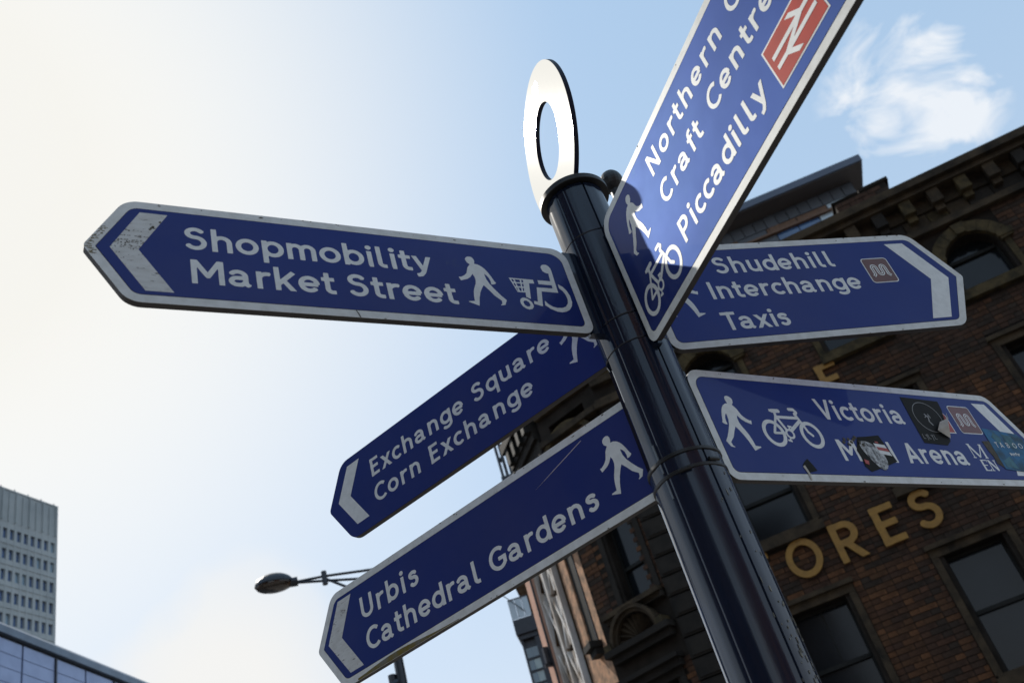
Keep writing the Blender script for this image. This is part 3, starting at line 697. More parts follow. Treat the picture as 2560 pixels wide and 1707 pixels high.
mb = MB(); P3.box(mb, 1.935, 1.96, 2, 9.0, .10, .13); P3.box(mb, 2.0, 2.08, 6.62, 6.88, .10, .2); P3.box(mb, 2.02, 2.07, 6.57, 6.618, .1, .23); mb.build('wall_lantern', 'darkmetal', tb)
mb = MB(); P3.box(mb, .1, 1.55, 9.55, 9.7, -.3, .12); P3.box(mb, .1, 1.55, 9.2, 9.548, -.3, .06); P3.box(mb, .1, 1.3, 10.02, 10.2, -.3, .25); P3.box(mb, .1, 1.3, 9.702, 10.018, -.3, .15)
mb.build('cornice', 'stone_d', tb)
u = .15
while u < 1.2:
    m_ = MB(); P3.box(m_, u, u + .12, 9.72, 10.01, .151, .23); m_.build('modillion', 'frame', tb); u += .3

# ------------------------------------------------------------------ glass tower beyond
T = Frame((0, 24.0), 90)
gt = thing('glass_tower', 'slim dark framed glass tower with a glass balcony at the end of the street', 'building', (-1.7, 25, 0))
mb = MB(); T.box(mb, -2.0, -.6, 0, 10.1, -3, -.08); mb.build('core', 'darkmetal', gt)
mb = MB(); T.box(mb, -2.12, -1.55, 10.22, 10.6, -3, .12); T.box(mb, -2.08, -1.6, 10.1, 10.218, -3, .05); mb.build('balcony_slab', 'darkmetal', gt)
for i in range(24):
    z = 9.90 - i * .31
    m_ = MB(); T.box(m_, -2.04, -1.68, z - .02, z + .02, -.08, .0); m_.build('mullion', 'darkmetal', gt)
    m_ = MB(); T.box(m_, -2.0, -1.86, z + .02 - .31 + .02, z - .02, -.06, -.02); m_.build('pane', 'tglass', gt)
    m_ = MB(); T.box(m_, -1.858, -1.70, z - .27, z - .02, -.06, -.02); m_.build('pane', 'blind' if i % 3 else 'tglass', gt)
mb = MB(); T.box(mb, -2.05, -2.0, 0, 10.1, -3, .01); T.box(mb, -1.70, -1.55, 0, 10.1, -.3, .02); mb.build('edge_frame', 'darkmetal', gt)
for i in range(3):
    m_ = MB(); a = -2.11 + i * .17; T.box(m_, a, a + .155, 10.62, 11.12, .09, .10); m_.build('balustrade_glass', 'palepanel', gt)
mb = MB(); T.box(mb, -2.12, -1.6, 11.125, 11.15, .085, .11)
for a in (-2.12, -1.945, -1.775): T.box(mb, a, a + .008, 10.6, 11.12, .085, .105)
mb.tube([T.p(-2.35, 11.45, .3), T.p(-1.75, 10.75, .1)], .012, 6); mb.tube([T.p(-2.35, 11.45, .3), T.p(-1.75, 11.55, .1)], .012, 6)
mb.build('railing', 'darkmetal', gt)
mb = MB()
for i in range(7): T.box(mb, -1.86 + i * .035, -1.3, 11.50 - .13 * i, 11.50 - .13 * i + .125, -1, .1 - .01 * i)
mb.build('corbelled_eaves', 'timber', gt)
mb = MB(); T.box(mb, -1.5, -1.3, 0, 11.9, -2.5, -.02); mb.build('party_wall', 'pink', gt)
mb = MB(); T.box(mb, -1.40, -1.33, 13.0, 16.2, -.2, .0); T.box(mb, -1.28, -1.20, 13.0, 16.2, -.2, .0); T.box(mb, -1.42, -.4, 14.0, 14.6, -2, .02); T.box(mb, -1.33, -1.28, 15.15, 15.2, -.2, 0)
T.box(mb, -1.15, .2, 12, 16.2, -3, -.02); T.box(mb, -1.3, .2, 11.9, 14.0, -3, -.03); mb.build('upper_frame', 'darkmetal', gt)

# ------------------------------------------------------------------ modern building with a big oversailing roof
Q = Frame((34 * math.sin(R(8)), 34 * math.cos(R(8))), 98)
sz = lambda z: (z - 1.6) * 2 + 1.6
mr = thing('modern_block', 'modern block with slate grey oversailing flat roof above the warehouse parapet', 'building', tuple(Q.p(4, 0, -4)))
mb = MB(); Q.box(mb, 1.5, 11.66, sz(14.80), sz(14.97), -3.0, 0.0); Q.box(mb, 1.5, 11.58, sz(14.972), sz(14.995), -2.9, -.1); mb.build('roof', 'fascia', mr)
mb = MB(); Q.box(mb, 1.6, 11.55, sz(14.80) - .05, sz(14.80) - .004, -2.95, -.08); mb.build('soffit', 'soffit', mr)
mb = MB(); Q.box(mb, 1.6, 10.9, 0, sz(14.78), -2.9, -1.15); mb.build('core', 'soffit', mr)
zt = sz(14.80) - .06; zm = 27.35
k = 0; u = 1.6
while u < 10.7:
    m_ = MB(); Q.box(m_, u + .012, u + .48, zm, zt, -1.15, -1.05); m_.build('cladding_panel', 'clad', mr); u += .50
for row, (a, b) in enumerate(((zm - .36, zm - .03), (zm - 1.0, zm - .46), (zm - 1.6, zm - 1.04))):
    u = 1.6; k = 0
    while u < 10.4:
        l = 1.35 if row == 0 else .95
        pm = 'palepanel' if u > 8.95 else random.choice(['bluepanel', 'bluepanel', 'bluepanel', 'clad'] + (['orangepanel'] if row == 0 else []))
        m_ = MB(); Q.box(m_, u + .02, u + l - .02, a, b, -1.15, -1.06); m_.build('glazed_panel', pm, mr); u += l
for u_ in (7.15, 5.25):
    m_ = MB(); Q.box(m_, u_, u_ + .45, zm - .36, zm - .03, -1.05, -1.02); m_.build('copper_panel', 'orangepanel', mr)
mb = MB(); Q.box(mb, 1.6, 10.4, zm - .455, zm - .365, -1.15, -.9); mb.build('rail', 'orangepanel', mr)

# ------------------------------------------------------------------ far concrete office tower (left)
k = 110 / 48
A_ = R(19); TW = Frame((-110 * math.cos(A_), 110 * math.sin(A_)), 19)
TW.O = Vector((0, 0, 0)) - TW.N * 110 if (Vector((0, 0, 0)) - TW.N * 110).y > 0 else Vector((0, 0, 0)) + TW.N * 110
TW = Frame((TW.O.x, TW.O.y), 19)
ct = thing('office_tower', 'tall grey concrete office tower with small repeated windows, far behind at the left edge', 'building', tuple(TW.p(80, 0, -10)))
uR = 93.4; ztop = 87.1; uL = 58.0
NF = 22; NC = 28
cw = 1.15; fh = 3.2; zr1 = 81.0
mb = MB(); TW.box(mb, uL, uR - .3, 0, ztop - .3, -22, -.62); mb.build('core', 'concrete', ct)
mb = MB(); TW.box(mb, uL, uR, 82.0, ztop, -.6, 0); TW.box(mb, uL, uR, ztop + .004, ztop + .25, -22, .1); TW.box(mb, uR, uR + .06, 0, ztop, -22, 0); mb.build('parapet', 'concrete', ct)
for i in range(16):
    m_ = MB(); a = uR - .35 - i * 2.3; TW.box(m_, a - .14, a, 82.1, ztop - .1, 0, .35); m_.build('rib', 'concrete', ct)
    m_ = MB(); TW.box(m_, a - 1.25, a - 1.15, 82.1, ztop - .3, 0, .2); m_.build('rib', 'concrete', ct)
    if i < 8: m_ = MB(); m_.tube([TW.p(a - .2, ztop, -.2), TW.p(a - .2, ztop + .7, -.2)], .07, 5); m_.build('mast', 'darkmetal', ct)
fins = MB()
for c in range(NC + 1):
    a = uR - .38 - c * cw
    TW.box(fins, a, a + .42, 4, 82.0, -.6, 0)
mb = fins; mb.build('fins', 'concrete', ct)
sp_ = MB()
for f_ in range(NF + 1):
    z = zr1 - f_ * fh
    TW.box(sp_, uL, uR - .02, z - fh + .02 + .0, z - 1.62, -.6, -.04 - .0)
    TW.box(sp_, uL, uR - .02, z - 2.45, z - 2.37, -.04, .05)
sp_.build('spandrels', 'concrete', ct)
random.seed(21)
wst = MB()
for f_ in range(NF):
    z = zr1 - f_ * fh
    for c in range(NC):
        a = uR - .38 - c * cw - cw + .42
        pm = 'twin_l' if random.random() < .2 else 'twin'
        if f_ < 8 and c < 14: m_ = MB(); TW.box(m_, a + .005, a + cw - .427, z - 1.61, z - .0, -.6, -.42); m_.build('window', pm, ct)
        else: TW.box(wst, a + .005, a + cw - .427, z - 1.61, z, -.6, -.42, 0)
hd = MB(); TW.box(hd, uL, uR - .02, 81.021, 81.999, -.6, -.03)
for f_ in range(NF): z = zr1 - f_ * fh; TW.box(hd, uL, uR - .02, z + .003, z + .02 + .0, -.6, -.05)
hd.build('heads', 'concrete', ct)
o = wst.build('far_windows', 'twin', ct); o['kind'] = 'stuff'

# ------------------------------------------------------------------ low metal clad building (bottom left)
k = 1.5
LB = Frame((0, 0), 6.5); LB.O = -LB.N * 13 * k
LB = Frame((LB.O.x, LB.O.y), 6.5)
if LB.p(16 * k, 0, 0).x > 0: LB = Frame((-LB.O.x, -LB.O.y), 6.5)
lz = lambda z: (z - 1.6) * k + 1.6
lb = thing('metal_clad_building', 'low building with curved roof coping and blue grey metal panels in the bottom left corner', 'building', tuple(LB.p(26, 0, -3)))
mb = MB(); LB.box(mb, 20, 36, 0, lz(10.75), -8, -.2); mb.build('core', 'darkmetal', lb)
mb = MB()
mb.prism([LB.p(20, lz(11.12), -8), LB.p(20, lz(11.12), -.02), LB.p(20, lz(11.03), .1), LB.p(20, lz(10.88), .1), LB.p(20, lz(10.88), -8)],
         [LB.p(36, lz(11.12), -8), LB.p(36, lz(11.12), -.02), LB.p(36, lz(11.03), .1), LB.p(36, lz(10.88), .1), LB.p(36, lz(10.88), -8)]); mb.build('coping', 'coping', lb)
mb = MB(); LB.box(mb, 20, 36, lz(10.83), lz(10.876), -.4, -.06); mb.build('gutter_shadow_gap', 'darkmetal', lb)
mb = MB()
for i in range(3):
    a = 16.22 * k + (i) * .0 
for i, a in enumerate([17.18 * k + j * 2.95 for j in (-1, 0, 1, 2, 3)]): LB.box(mb, a, a + .055, 3, lz(10.82), -.19, .03)
mb.build('mullion', 'darkmetal', lb)
for j in range(6):
    for i in range(-3, 8):
        a = 17.18 * k + .06 + i * 1.475; z1 = lz(10.815) - j * .425 ; m_ = MB(); LB.box(m_, a, a + 1.40, z1 - .405, z1, -.19, -.02 + .003 * (i % 2)); m_.build('metal_panel', 'bluemetal', lb)

# ------------------------------------------------------------------ unseen blocks behind the camera, added for the post and signs to reflect
def opposite(name_label, a, b, h, wallm, nb, fl, dep=9):
    a = Vector((*a, 0)); b = Vector((*b, 0)); fr = Frame(a, math.degrees(math.atan2((b - a).x, (b - a).y))); L_ = (b - a).length
    t = thing('reflection_block', name_label, 'building', tuple((a + b) / 2 - fr.N * 3))
    hs = []; fh = (h - 1.4) / fl; bw2 = L_ / nb
    for f in range(fl):
        for c in range(nb): hs.append((c * bw2 + bw2 * .28, c * bw2 + bw2 * .72, f * fh + 1.0, f * fh + fh - .5))
    mb = MB(); fr.wall(mb, 0, L_, 0, h, -.3, 0, hs); fr.box(mb, 0, L_, 0, h - .2, -dep, -.62); mb.build('wall', wallm, t)
    mb = MB(); fr.box(mb, -.1, L_ + .1, h + .004, h + .35, -dep, .3); mb.build('cornice', 'stone', t)
    for q in hs:
        f = MB(); fr.box(f, q[0], q[1], (q[2] + q[3]) / 2 - .04, (q[2] + q[3]) / 2 + .04, -.22, -.14); fr.box(f, q[0] - .1, q[1] + .1, q[2] - .15, q[2] - .003, -.02, .1); w2 = f.build('window', 'frame', t)
        g = MB(); fr.box(g, q[0], q[1], q[2], q[3], -.25, -.221); g.build('pane', 'glass', w2)
M['brickwall'] = mat('brick wall plain', (0.15, 0.075, 0.05), 0.85, col2=(0.09, 0.05, 0.038), vscale=2, bump=0.3)
opposite('long dark brick building added unseen behind the camera for reflections, left side', (-17.5, -2.0), (-3.6, -13.6), 17.0, 'brickwall', 7, 4)
opposite('sunlit brick building added unseen behind the camera for reflections, right side', (4.2, -15.5), (13.5, -9.2), 15.5, 'brickwall', 5, 4)

# ------------------------------------------------------------------ street lamp
az = R(-12.1); base = Vector((math.sin(az) * 12, math.cos(az) * 12, 0))
lp_ = thing('street_lamp', 'dark street lamp with an oval head on a braced arm at the lower left', 'street lamp', tuple(base))
mb = MB(); mb.tube([base, base + Vector((0, 0, 3.5)), base + Vector((0, 0, 7.24))], .085, 14, r2=.055); mb.tube([base, base + Vector((0, 0, 1.2))], .13, 14); mb.build('pole', 'lamp', lp_, smooth=True)
def P12(az_, z, r=12.0): a = R(az_); return Vector((math.sin(a) * r, math.cos(a) * r, z))
mb = MB(); mb.tube([P12(-17.3, 7.28), P12(-15.5, 7.285), P12(-12.1, 7.23)], .018, 8); mb.tube([P12(-17.3, 7.27), P12(-15.5, 7.22), P12(-12.1, 7.10)], .018, 8)
mb.tube([P12(-15.4, 7.235), P12(-14.4, 7.09), P12(-12.1, 6.74)], .018, 8); mb.build('arm', 'lamp', lp_, smooth=True)
mb = MB(); mb.tube([P12(-15.55, 7.17), P12(-15.55, 7.35)], .035, 10); mb.build('clamp', 'lamp', lp_)
mb = MB(); mb.tube([P12(-12.1, 6.9), P12(-12.1, 7.20)], .085, 12); mb.build('pole_collar', 'lamp', lp_)
def ellipsoid(c, ex, ax_x, ry, rz, z0, z1, nu=20, nv=10, sweep=1.0):
    mb = MB(); side = ex.cross(Vector((0, 0, 1))).normalized(); rings = []
    for j in range(nv + 1):
        t = z0 + (z1 - z0) * j / nv; rr = max(0.02, math.sqrt(max(0, 1 - t * t)))
        rings.append([c + ex * (ax_x * rr * math.cos(2 * math.pi * i / nu) * (1.0 if math.cos(2 * math.pi * i / nu) < 0 else 1.0)) + side * (ry * rr * math.sin(2 * math.pi * i / nu)) + Vector((0, 0, rz * t)) for i in range(nu)])
    for a, b in zip(rings, rings[1:]):
        for i in range(nu): j = (i + 1) % nu; mb.quad([a[i], a[j], b[j], b[i]])
    mb.quad(rings[0]); mb.quad(rings[-1]); return mb
hc = P12(-18.55, 7.29); ex = (P12(-17.3, 0) - P12(-19.7, 0)).normalized()
o = ellipsoid(hc, ex, .245, .16, .15, 0.0, .98).build('head', 'lamp', lp_, smooth=True)
o = ellipsoid(hc + Vector((0, 0, -.005)), ex, .235, .15, .085, -.98, -0.0).build('lens', 'lampglass', lp_, smooth=True)
mb = MB(); mb.tube([P12(-17.6, 7.285), P12(-17.15, 7.285)], .06, 12); mb.build('collar', 'lamp', lp_, smooth=True)
mb = MB(); mb.tube([P12(-12.3, 5.72), P12(-12.75, 5.70)], .06, 8); mb.tube([P12(-12.62, 5.66), P12(-12.62, 5.83)], .05, 8); mb.build('camera_bracket', 'lamp', lp_)

# ------------------------------------------------------------------ the finger post
AX = Vector((0.20631, 1.48574, 0)); PR = .0602
fp = thing('signpost', 'glossy navy fingerpost with a bright steel ring on top, carrying the direction signs', 'signpost', tuple(AX))
def sleeve(z0, z1, R0, grooves, name='sleeve', recess=None, chamf=.0015, n=180):
    mb = MB(); prof = [(z0, R0 - chamf), (z0 + chamf, R0), (z1 - chamf, R0), (z1, R0 - chamf)]
    rings = []
    for (z, r) in prof:
        ring = []
        for i in range(n):
            a = 360 * i / n; rr = r + .00035 * math.sin(R(a * 7 + 40)) + .00020 * math.sin(R(a * 16 + z0 * 30))
            for g, wdt, dep in grooves:
                d_ = abs((a - g + 180) % 360 - 180)
                if d_ < wdt: rr -= dep * (1 - (d_ / wdt) ** 2 * .3)
            if recess and recess[0] <= a <= recess[1]: rr -= recess[2]
            ring.append(AX + Vector((math.sin(R(a)) * rr, math.cos(R(a)) * rr, z)))
        rings.append(ring)
    for a, b in zip(rings, rings[1:]):
        for i in range(n): j = (i + 1) % n; mb.quad([a[i], a[j], b[j], b[i]])
    mb.quad(rings[0]); mb.quad(rings[-1])
    o = mb.build(name, 'post', fp); me = o.data
    bm = bmesh.new(); bm.from_mesh(me); bmesh.ops.remove_doubles(bm, verts=bm.verts, dist=1e-6); bm.to_mesh(me); bm.free()
    for p in me.polygons: p.use_smooth = True
    try: me.set_sharp_from_angle(angle=R(24))
    except Exception: pass
    return o
g_std = [(216, 2, .0018), (160, 1.6, .004), (200.5, .9, .0006), (20, 2, .003), (300, 2, .003)]
g_low = [(199, .9, .001), (150, 2.0, .0045), (216.5, .9, .0008), (108, 2.5, .003), (20, 2, .003), (300, 2, .003)]
zs = [0.0, 2.288, 2.318, 2.550, 2.607, 2.813, 2.944]
sleeve(0.0, 2.2868, .0622, g_low, 'pole')
sleeve(2.2880, 2.3170, .0615, g_low)
sleeve(2.3180, 2.5490, .0606, g_low, recess=(248, 284, .007))
sleeve(2.5500, 2.6060, PR, g_std)
sleeve(2.6072, 2.8120, PR, g_std, recess=(256, 262, .006))
sleeve(2.8132, 2.9430, PR * .985, g_std + [(175, 1, .002)])
mb = MB(); mb.tube([AX + Vector((0, 0, 0)), AX + Vector((0, 0, 2.94))], .0525, 40); mb.build('inner_tube', 'post', fp, smooth=True)
def lathe(prof, n=72):
    mb = MB(); rings = [[AX + Vector((math.sin(2 * math.pi * i / n) * r, math.cos(2 * math.pi * i / n) * r, z)) for i in range(n)] for z, r in prof]
    for a, b in zip(rings, rings[1:]):
        for i in range(n): j = (i + 1) % n; mb.quad([a[i], a[j], b[j], b[i]])
    mb.quad(rings[0]); mb.quad(rings[-1]); return mb
def weld(o):
    bm = bmesh.new(); bm.from_mesh(o.data); bmesh.ops.remove_doubles(bm, verts=bm.verts, dist=1e-6); bmesh.ops.recalc_face_normals(bm, faces=bm.faces); bm.to_mesh(o.data); bm.free()
    for p in o.data.polygons: p.use_smooth = True
    try: o.data.set_sharp_from_angle(angle=R(35))
    except Exception: pass
    return o
weld(lathe([(2.9435, .070), (2.9445, .0712), (2.955, .0712), (2.9575, .069), (2.958, .066)]).build('cap', 'band', fp))
for z in (2.2865, 2.3165):
    weld(lathe([(z - .0035, .0625), (z - .0025, .0640), (z + .0025, .0640), (z + .0035, .0625)]).build('band', 'band', fp))
for a, z in ((-172, 2.2835), (140, 2.293)):
    m_ = MB(); r_ = .0655
    pts = [AX + Vector((math.sin(R(a + q)) * r_, math.cos(R(a + q)) * r_, z)) for q in (-9, -4, 0, 4, 9)]
    m_.tube(pts, .0035, 6); m_.build('band_buckle', 'band', fp)
# thin vertical marker strip
mb = MB()
for (z0, z1) in ((2.2955, 2.3125), (2.3205, 2.349), (2.250, 2.2825)):
    q = []
    a0 = -138.5 ; aa = lambda z: a0 - (z - 2.30) * 60
    for z in (z0, z1):
        for d_ in (-1.6, 1.6):
            a = R(a0 + d_ - 0 * z); q.append((a, z))
    pts = [AX + Vector((math.sin(a) * .0632, math.cos(a) * .0632, z)) for a, z in q]; pin = [AX + Vector((math.sin(a) * .0590, math.cos(a) * .0590, z)) for a, z in q]
    mb.prism([pin[0], pin[1], pin[3], pin[2]], [pts[0], pts[1], pts[3], pts[2]])
mb.build('marker_strip', 'slot', fp)
# steel ring finial
az = R(-108); wv = Vector((math.sin(az), math.cos(az), 0)); uv = Vector((wv.y, -wv.x, 0)); zc = 3.130; RO, RI = .170, .082; n = 96; tk = .010
rc = AX + wv * .006 + Vector((0, 0, zc))
def rp(r, i, d, dz=0): t = 2 * math.pi * i / n; return rc + uv * (r * math.cos(t)) + Vector((0, 0, r * math.sin(t) + dz)) - wv * d
mb = MB(); mb2 = MB(); mb3 = MB()
for i in range(n):
    j = i + 1
    mb.quad([rp(RO, i, 0), rp(RO, j, 0), rp(RI, j, 0, .005), rp(RI, i, 0, .005)]); mb.quad([rp(RO, i, tk), rp(RI, i, tk, .005), rp(RI, j, tk, .005), rp(RO, j, tk)])
    mb.quad([rp(RO, i, 0), rp(RO, i, tk), rp(RO, j, tk), rp(RO, j, 0)], 1); mb.quad([rp(RI, i, 0, .005), rp(RI, j, 0, .005), rp(RI, j, tk, .005), rp(RI, i, tk, .005)], 1)
ringo = mb.build('ring', ['steel', 'ring_edge'], fp)
bm = bmesh.new(); bm.from_mesh(ringo.data); bmesh.ops.remove_doubles(bm, verts=bm.verts, dist=1e-6); bm.to_mesh(ringo.data); bm.free()
class RingF:
    def matrix(s, off):
        X = uv if uv.dot(_r) > 0 else -uv; Y = Vector((0, 0, 1)); Z = wv; o = rc + wv * off
        return Matrix(((X.x, Y.x, Z.x, o.x), (X.y, Y.y, Z.y, o.y), (X.z, Y.z, Z.z, o.z), (0, 0, 0, 1)))
loops = []
for ch, ang in zip('move', (112, 97, 82, 68)):
    lp2, wd = glyph(ch); s_ = .045; a = R(ang); cx, cy = .112 * math.cos(a), .112 * math.sin(a); rot = a - math.pi / 2
    for l in lp2:
        loops.append([(cx + (p[0] - wd / 2) * s_ * math.cos(rot) - p[1] * s_ * math.sin(rot), cy + (p[0] - wd / 2) * s_ * math.sin(rot) + p[1] * s_ * math.cos(rot)) for p in l])
flat('ring_lettering', loops, RingF(), .0002, 'steel_letter', fp)
mb = MB(); mb.tube([AX + wv * .001 + uv * .0 + Vector((0, 0, 2.950)), AX + wv * .001 + Vector((0, 0, 2.972))], .012, 12); mb.build('ring_foot', 'band', fp)
bs = AX - uv * .0 + (_r * .03).to_3d(); bs.z = 0
m_ = MB(); c_ = AX + Vector((.012, -.052, 2.962)); m_.tube([c_, c_ + Vector((.010, .004, .008))], .007, 10); m_.build('bolt', 'steel', fp)
# small dark round-headed stub on the far side of the post
kb = Vector((.308, 1.572, 0))
mb = MB(); mb.tube([kb + Vector((0, 0, 2.86)), kb + Vector((0, 0, 3.03))], .012, 14); mb.tube([AX + Vector((.03, .03, 2.875)), kb + Vector((0, 0, 2.875))], .010, 12)
o = mb.build('stub_bracket', 'band', fp, smooth=True)
def ball(c, rx, rz, name, m, par):
    mb = MB(); nu, nv = 20, 12; rg = []
    for j in range(nv + 1):
        t = -math.pi / 2 + math.pi * j / nv; rg.append([c + Vector((rx * math.cos(t) * math.cos(2 * math.pi * i / nu) if abs(math.cos(t)) > 1e-6 else 1e-5 * math.cos(i), rx * math.cos(t) * math.sin(2 * math.pi * i / nu) if abs(math.cos(t)) > 1e-6 else 1e-5 * math.sin(i), rz * math.sin(t))) for i in range(nu)])
    for a, b in zip(rg, rg[1:]):
        for i in range(nu): j = (i + 1) % nu; mb.quad([a[i], a[j], b[j], b[i]])
    return mb.build(name, m, par, smooth=True)
ball(kb + Vector((0, 0, 3.047)), .025, .030, 'round_knob', 'band', fp)

# ------------------------------------------------------------------ pictograms
PED = [[0.615,0.1522],[0.6164,0.1558],[0.6193,0.1587],[0.6229,0.16],[0.6267,0.16],[0.63,0.1579],[0.6319,0.1541],[0.632,0.149],[0.6302,0.1433],[0.6364,0.1425],[0.643,0.1385],[0.6473,0.134],[0.6511,0.1278],[0.6559,0.117],[0.6598,0.1048],[0.662,0.102],[0.6597,0.0991],[0.6551,0.0973],[0.6517,0.0977],[0.6523,0.104],[0.6511,0.1111],[0.6483,0.1167],[0.6441,0.1216],[0.6442,0.1156],[0.645,0.1084],[0.6487,0.0976],[0.6568,0.0835],[0.6645,0.0719],[0.6722,0.0626],[0.6667,0.0516],[0.6585,0.0498],[0.6584,0.0514],[0.6615,0.0536],[0.6623,0.0608],[0.6514,0.0712],[0.6446,0.0822],[0.6399,0.0888],[0.6361,0.0939],[0.6304,0.0852],[0.6253,0.0756],[0.6207,0.0636],[0.6159,0.0448],[0.5984,0.0519],[0.5988,0.0536],[0.6099,0.0549],[0.6111,0.0664],[0.6133,0.0769],[0.6157,0.0836],[0.6215,0.0959],[0.6235,0.104],[0.6233,0.1118],[0.6209,0.1184],[0.6149,0.1102],[0.6078,0.1051],[0.5951,0.1005],[0.5927,0.108],[0.5946,0.1091],[0.5965,0.1085],[0.6045,0.1133],[0.6096,0.1188],[0.6122,0.1251],[0.6144,0.132],[0.6169,0.1356],[0.6214,0.1409],[0.6167,0.1457]]
CHAIR = [[0.7654,0.1505],[0.7663,0.1541],[0.7695,0.1578],[0.7741,0.1593],[0.7787,0.1592],[0.7826,0.1566],[0.7852,0.1516],[0.7858,0.146],[0.7832,0.0915],[0.7493,0.0913],[0.7412,0.0555],[0.7252,0.0598],[0.7271,0.0668],[0.7341,0.0653],[0.742,0.1002],[0.7746,0.1008],[0.7753,0.1087],[0.7486,0.1087],[0.7491,0.118],[0.7754,0.1183],[0.7773,0.1374],[0.7713,0.1387],[0.7666,0.1423]]
WHEEL = [[0.7893,0.1126],[0.7975,0.1073],[0.8028,0.0984],[0.806,0.0865],[0.8055,0.0717],[0.802,0.062],[0.7949,0.0527],[0.7862,0.0473],[0.7775,0.045],[0.7674,0.0456],[0.7556,0.051],[0.7467,0.0587],[0.7491,0.0694],[0.7535,0.0626],[0.7608,0.0567],[0.7702,0.0544],[0.7808,0.0554],[0.789,0.0594],[0.7959,0.0681],[0.7984,0.0777],[0.7974,0.089],[0.7941,0.0968],[0.7886,0.1029]]
BASKET = [[[0.6913,0.1177],[0.7397,0.1179],[0.7397,0.1091],[0.729,0.1086],[0.7217,0.0706],[0.7136,0.075],[0.7154,0.0851],[0.6998,0.0848]],[[0.6949,0.1148],[0.6989,0.115],[0.7,0.1089],[0.6961,0.1089]],[[0.7016,0.1149],[0.712,0.115],[0.7112,0.1086],[0.7029,0.1083]],[[0.7149,0.1151],[0.7187,0.1151],[0.7179,0.1091],[0.7143,0.1089]],[[0.6968,0.1056],[0.7001,0.1056],[0.7009,0.0984],[0.6982,0.0989]],[[0.7026,0.1056],[0.711,0.1059],[0.7102,0.0989],[0.7037,0.0987]],[[0.7138,0.1058],[0.7172,0.1058],[0.7158,0.0987],[0.7129,0.0988]],[[0.6995,0.0956],[0.7015,0.0955],[0.7018,0.0873],[0.7007,0.0882]],[[0.7039,0.0955],[0.7095,0.0956],[0.7086,0.0877],[0.7053,0.0877]],[[0.7123,0.0956],[0.7151,0.0957],[0.7135,0.0882],[0.7112,0.0879]]]
CW = [[[0.6985,0.0637],[0.7005,0.0681],[0.7039,0.0713],[0.7084,0.0725],[0.7131,0.0714],[0.7172,0.0684],[0.7213,0.0634],[0.7227,0.057],[0.7221,0.0524],[0.7181,0.0472],[0.7115,0.0453],[0.7055,0.0473],[0.7007,0.0517],[0.6985,0.0572]],[[0.7042,0.0617],[0.7068,0.0652],[0.7115,0.066],[0.7155,0.0628],[0.717,0.0571],[0.7142,0.0526],[0.7096,0.0519],[0.7051,0.0553]]]
def ped(x0, y0, h, flip=False, wk=1.0):
    xs = [p[0] for p in PED]; ys = [p[1] for p in PED]; s_ = h / (max(ys) - min(ys)); c = (min(xs) + max(xs)) / 2
    return [[(x0 + (-(p[0] - c) if flip else (p[0] - c)) * s_ * wk, y0 + (p[1] - min(ys)) * s_) for p in PED]]
def bike(dx=0.0, dy=0.0, s=1.0, ox=.1493, oy=.1):
    hw = .0039
    st = [(arc(.1502, .1003, .0225, .0255, 0, 360), hw), (arc(.2428, .1002, .0230, .0258, 0, 360), hw),
          ([(.1625, .1510), (.1700, .1500)], .0028), ([(.1690, .1503), (.1850, .1507)], .0042, True), ([(.1745, .1490), (.1731, .1375)], .003),
          ([(.1731, .1379), (.1842, .1078)], .0030), ([(.1722, .1366), (.2285, .1369)], .0032), ([(.2278, .1300), (.1930, .1060)], .0034),
          ([(.1722, .1378), (.1510, .1008), (.1790, .1010)], .0026, True), ([(.2240, .1465), (.2297, .1300), (.2335, .1175), (.2365, .1065), (.2440, .0990)], .0030, True),
          ([(.2148, .1561), (.2258, .1561), (.2299, .1504), (.2240, .1440)], .0034, True), (arc(.1882, .1000, .0085, .0088, 0, 360), .0022),
          ([(.1905, .1090), (.1950, .1160)], .0015), ([(.1905, .1172), (.2000, .1156)], .0021), ([(.1840, .0910), (.1805, .0850)], .0015), ([(.1755, .0862), (.1848, .0838)], .0021)]
    st = [tuple([[((p[0] - ox) * s + ox + dx, (p[1] - oy) * s + oy + dy) for p in q[0]], q[1] * s] + list(q[2:])) for q in st]
    xs = [p[0] for q in st for p in q[0]]; ys = [p[1] for q in st for p in q[0]]
    return contours(st, min(xs) - .01, max(xs) + .01, min(ys) - .01, max(ys) + .01, .0007 * s)
def tram(cx, cy, w, h):
    rr = lambda a: rounded([(cx - w / 2 + a, cy - h / 2 + a), (cx + w / 2 - a, cy - h / 2 + a), (cx + w / 2 - a, cy + h / 2 - a), (cx - w / 2 + a, cy + h / 2 - a)], max(.008 - a, .004))
    path = [(-.0215, -.0150), (-.0165, -.0105)] + arc(-.011, .0065, .0055, .0055, 180, 0, 10) + arc(0, -.0055, .0055, .0055, 180, 360, 10) + arc(.011, .0065, .0055, .0055, 180, 0, 10) + [(.0165, -.0105), (.0215, -.0150)]
    path = [(cx + p[0] * w / .066, cy + p[1] * h / .05 * .78) for p in path]
    B = (cx - w / 2, cx + w / 2, cy - h / 2, cy + h / 2, .0006)
    return rr(0), rr(.0022), contours([(path, .0033)], *B), contours([(path, .0008)], *B)
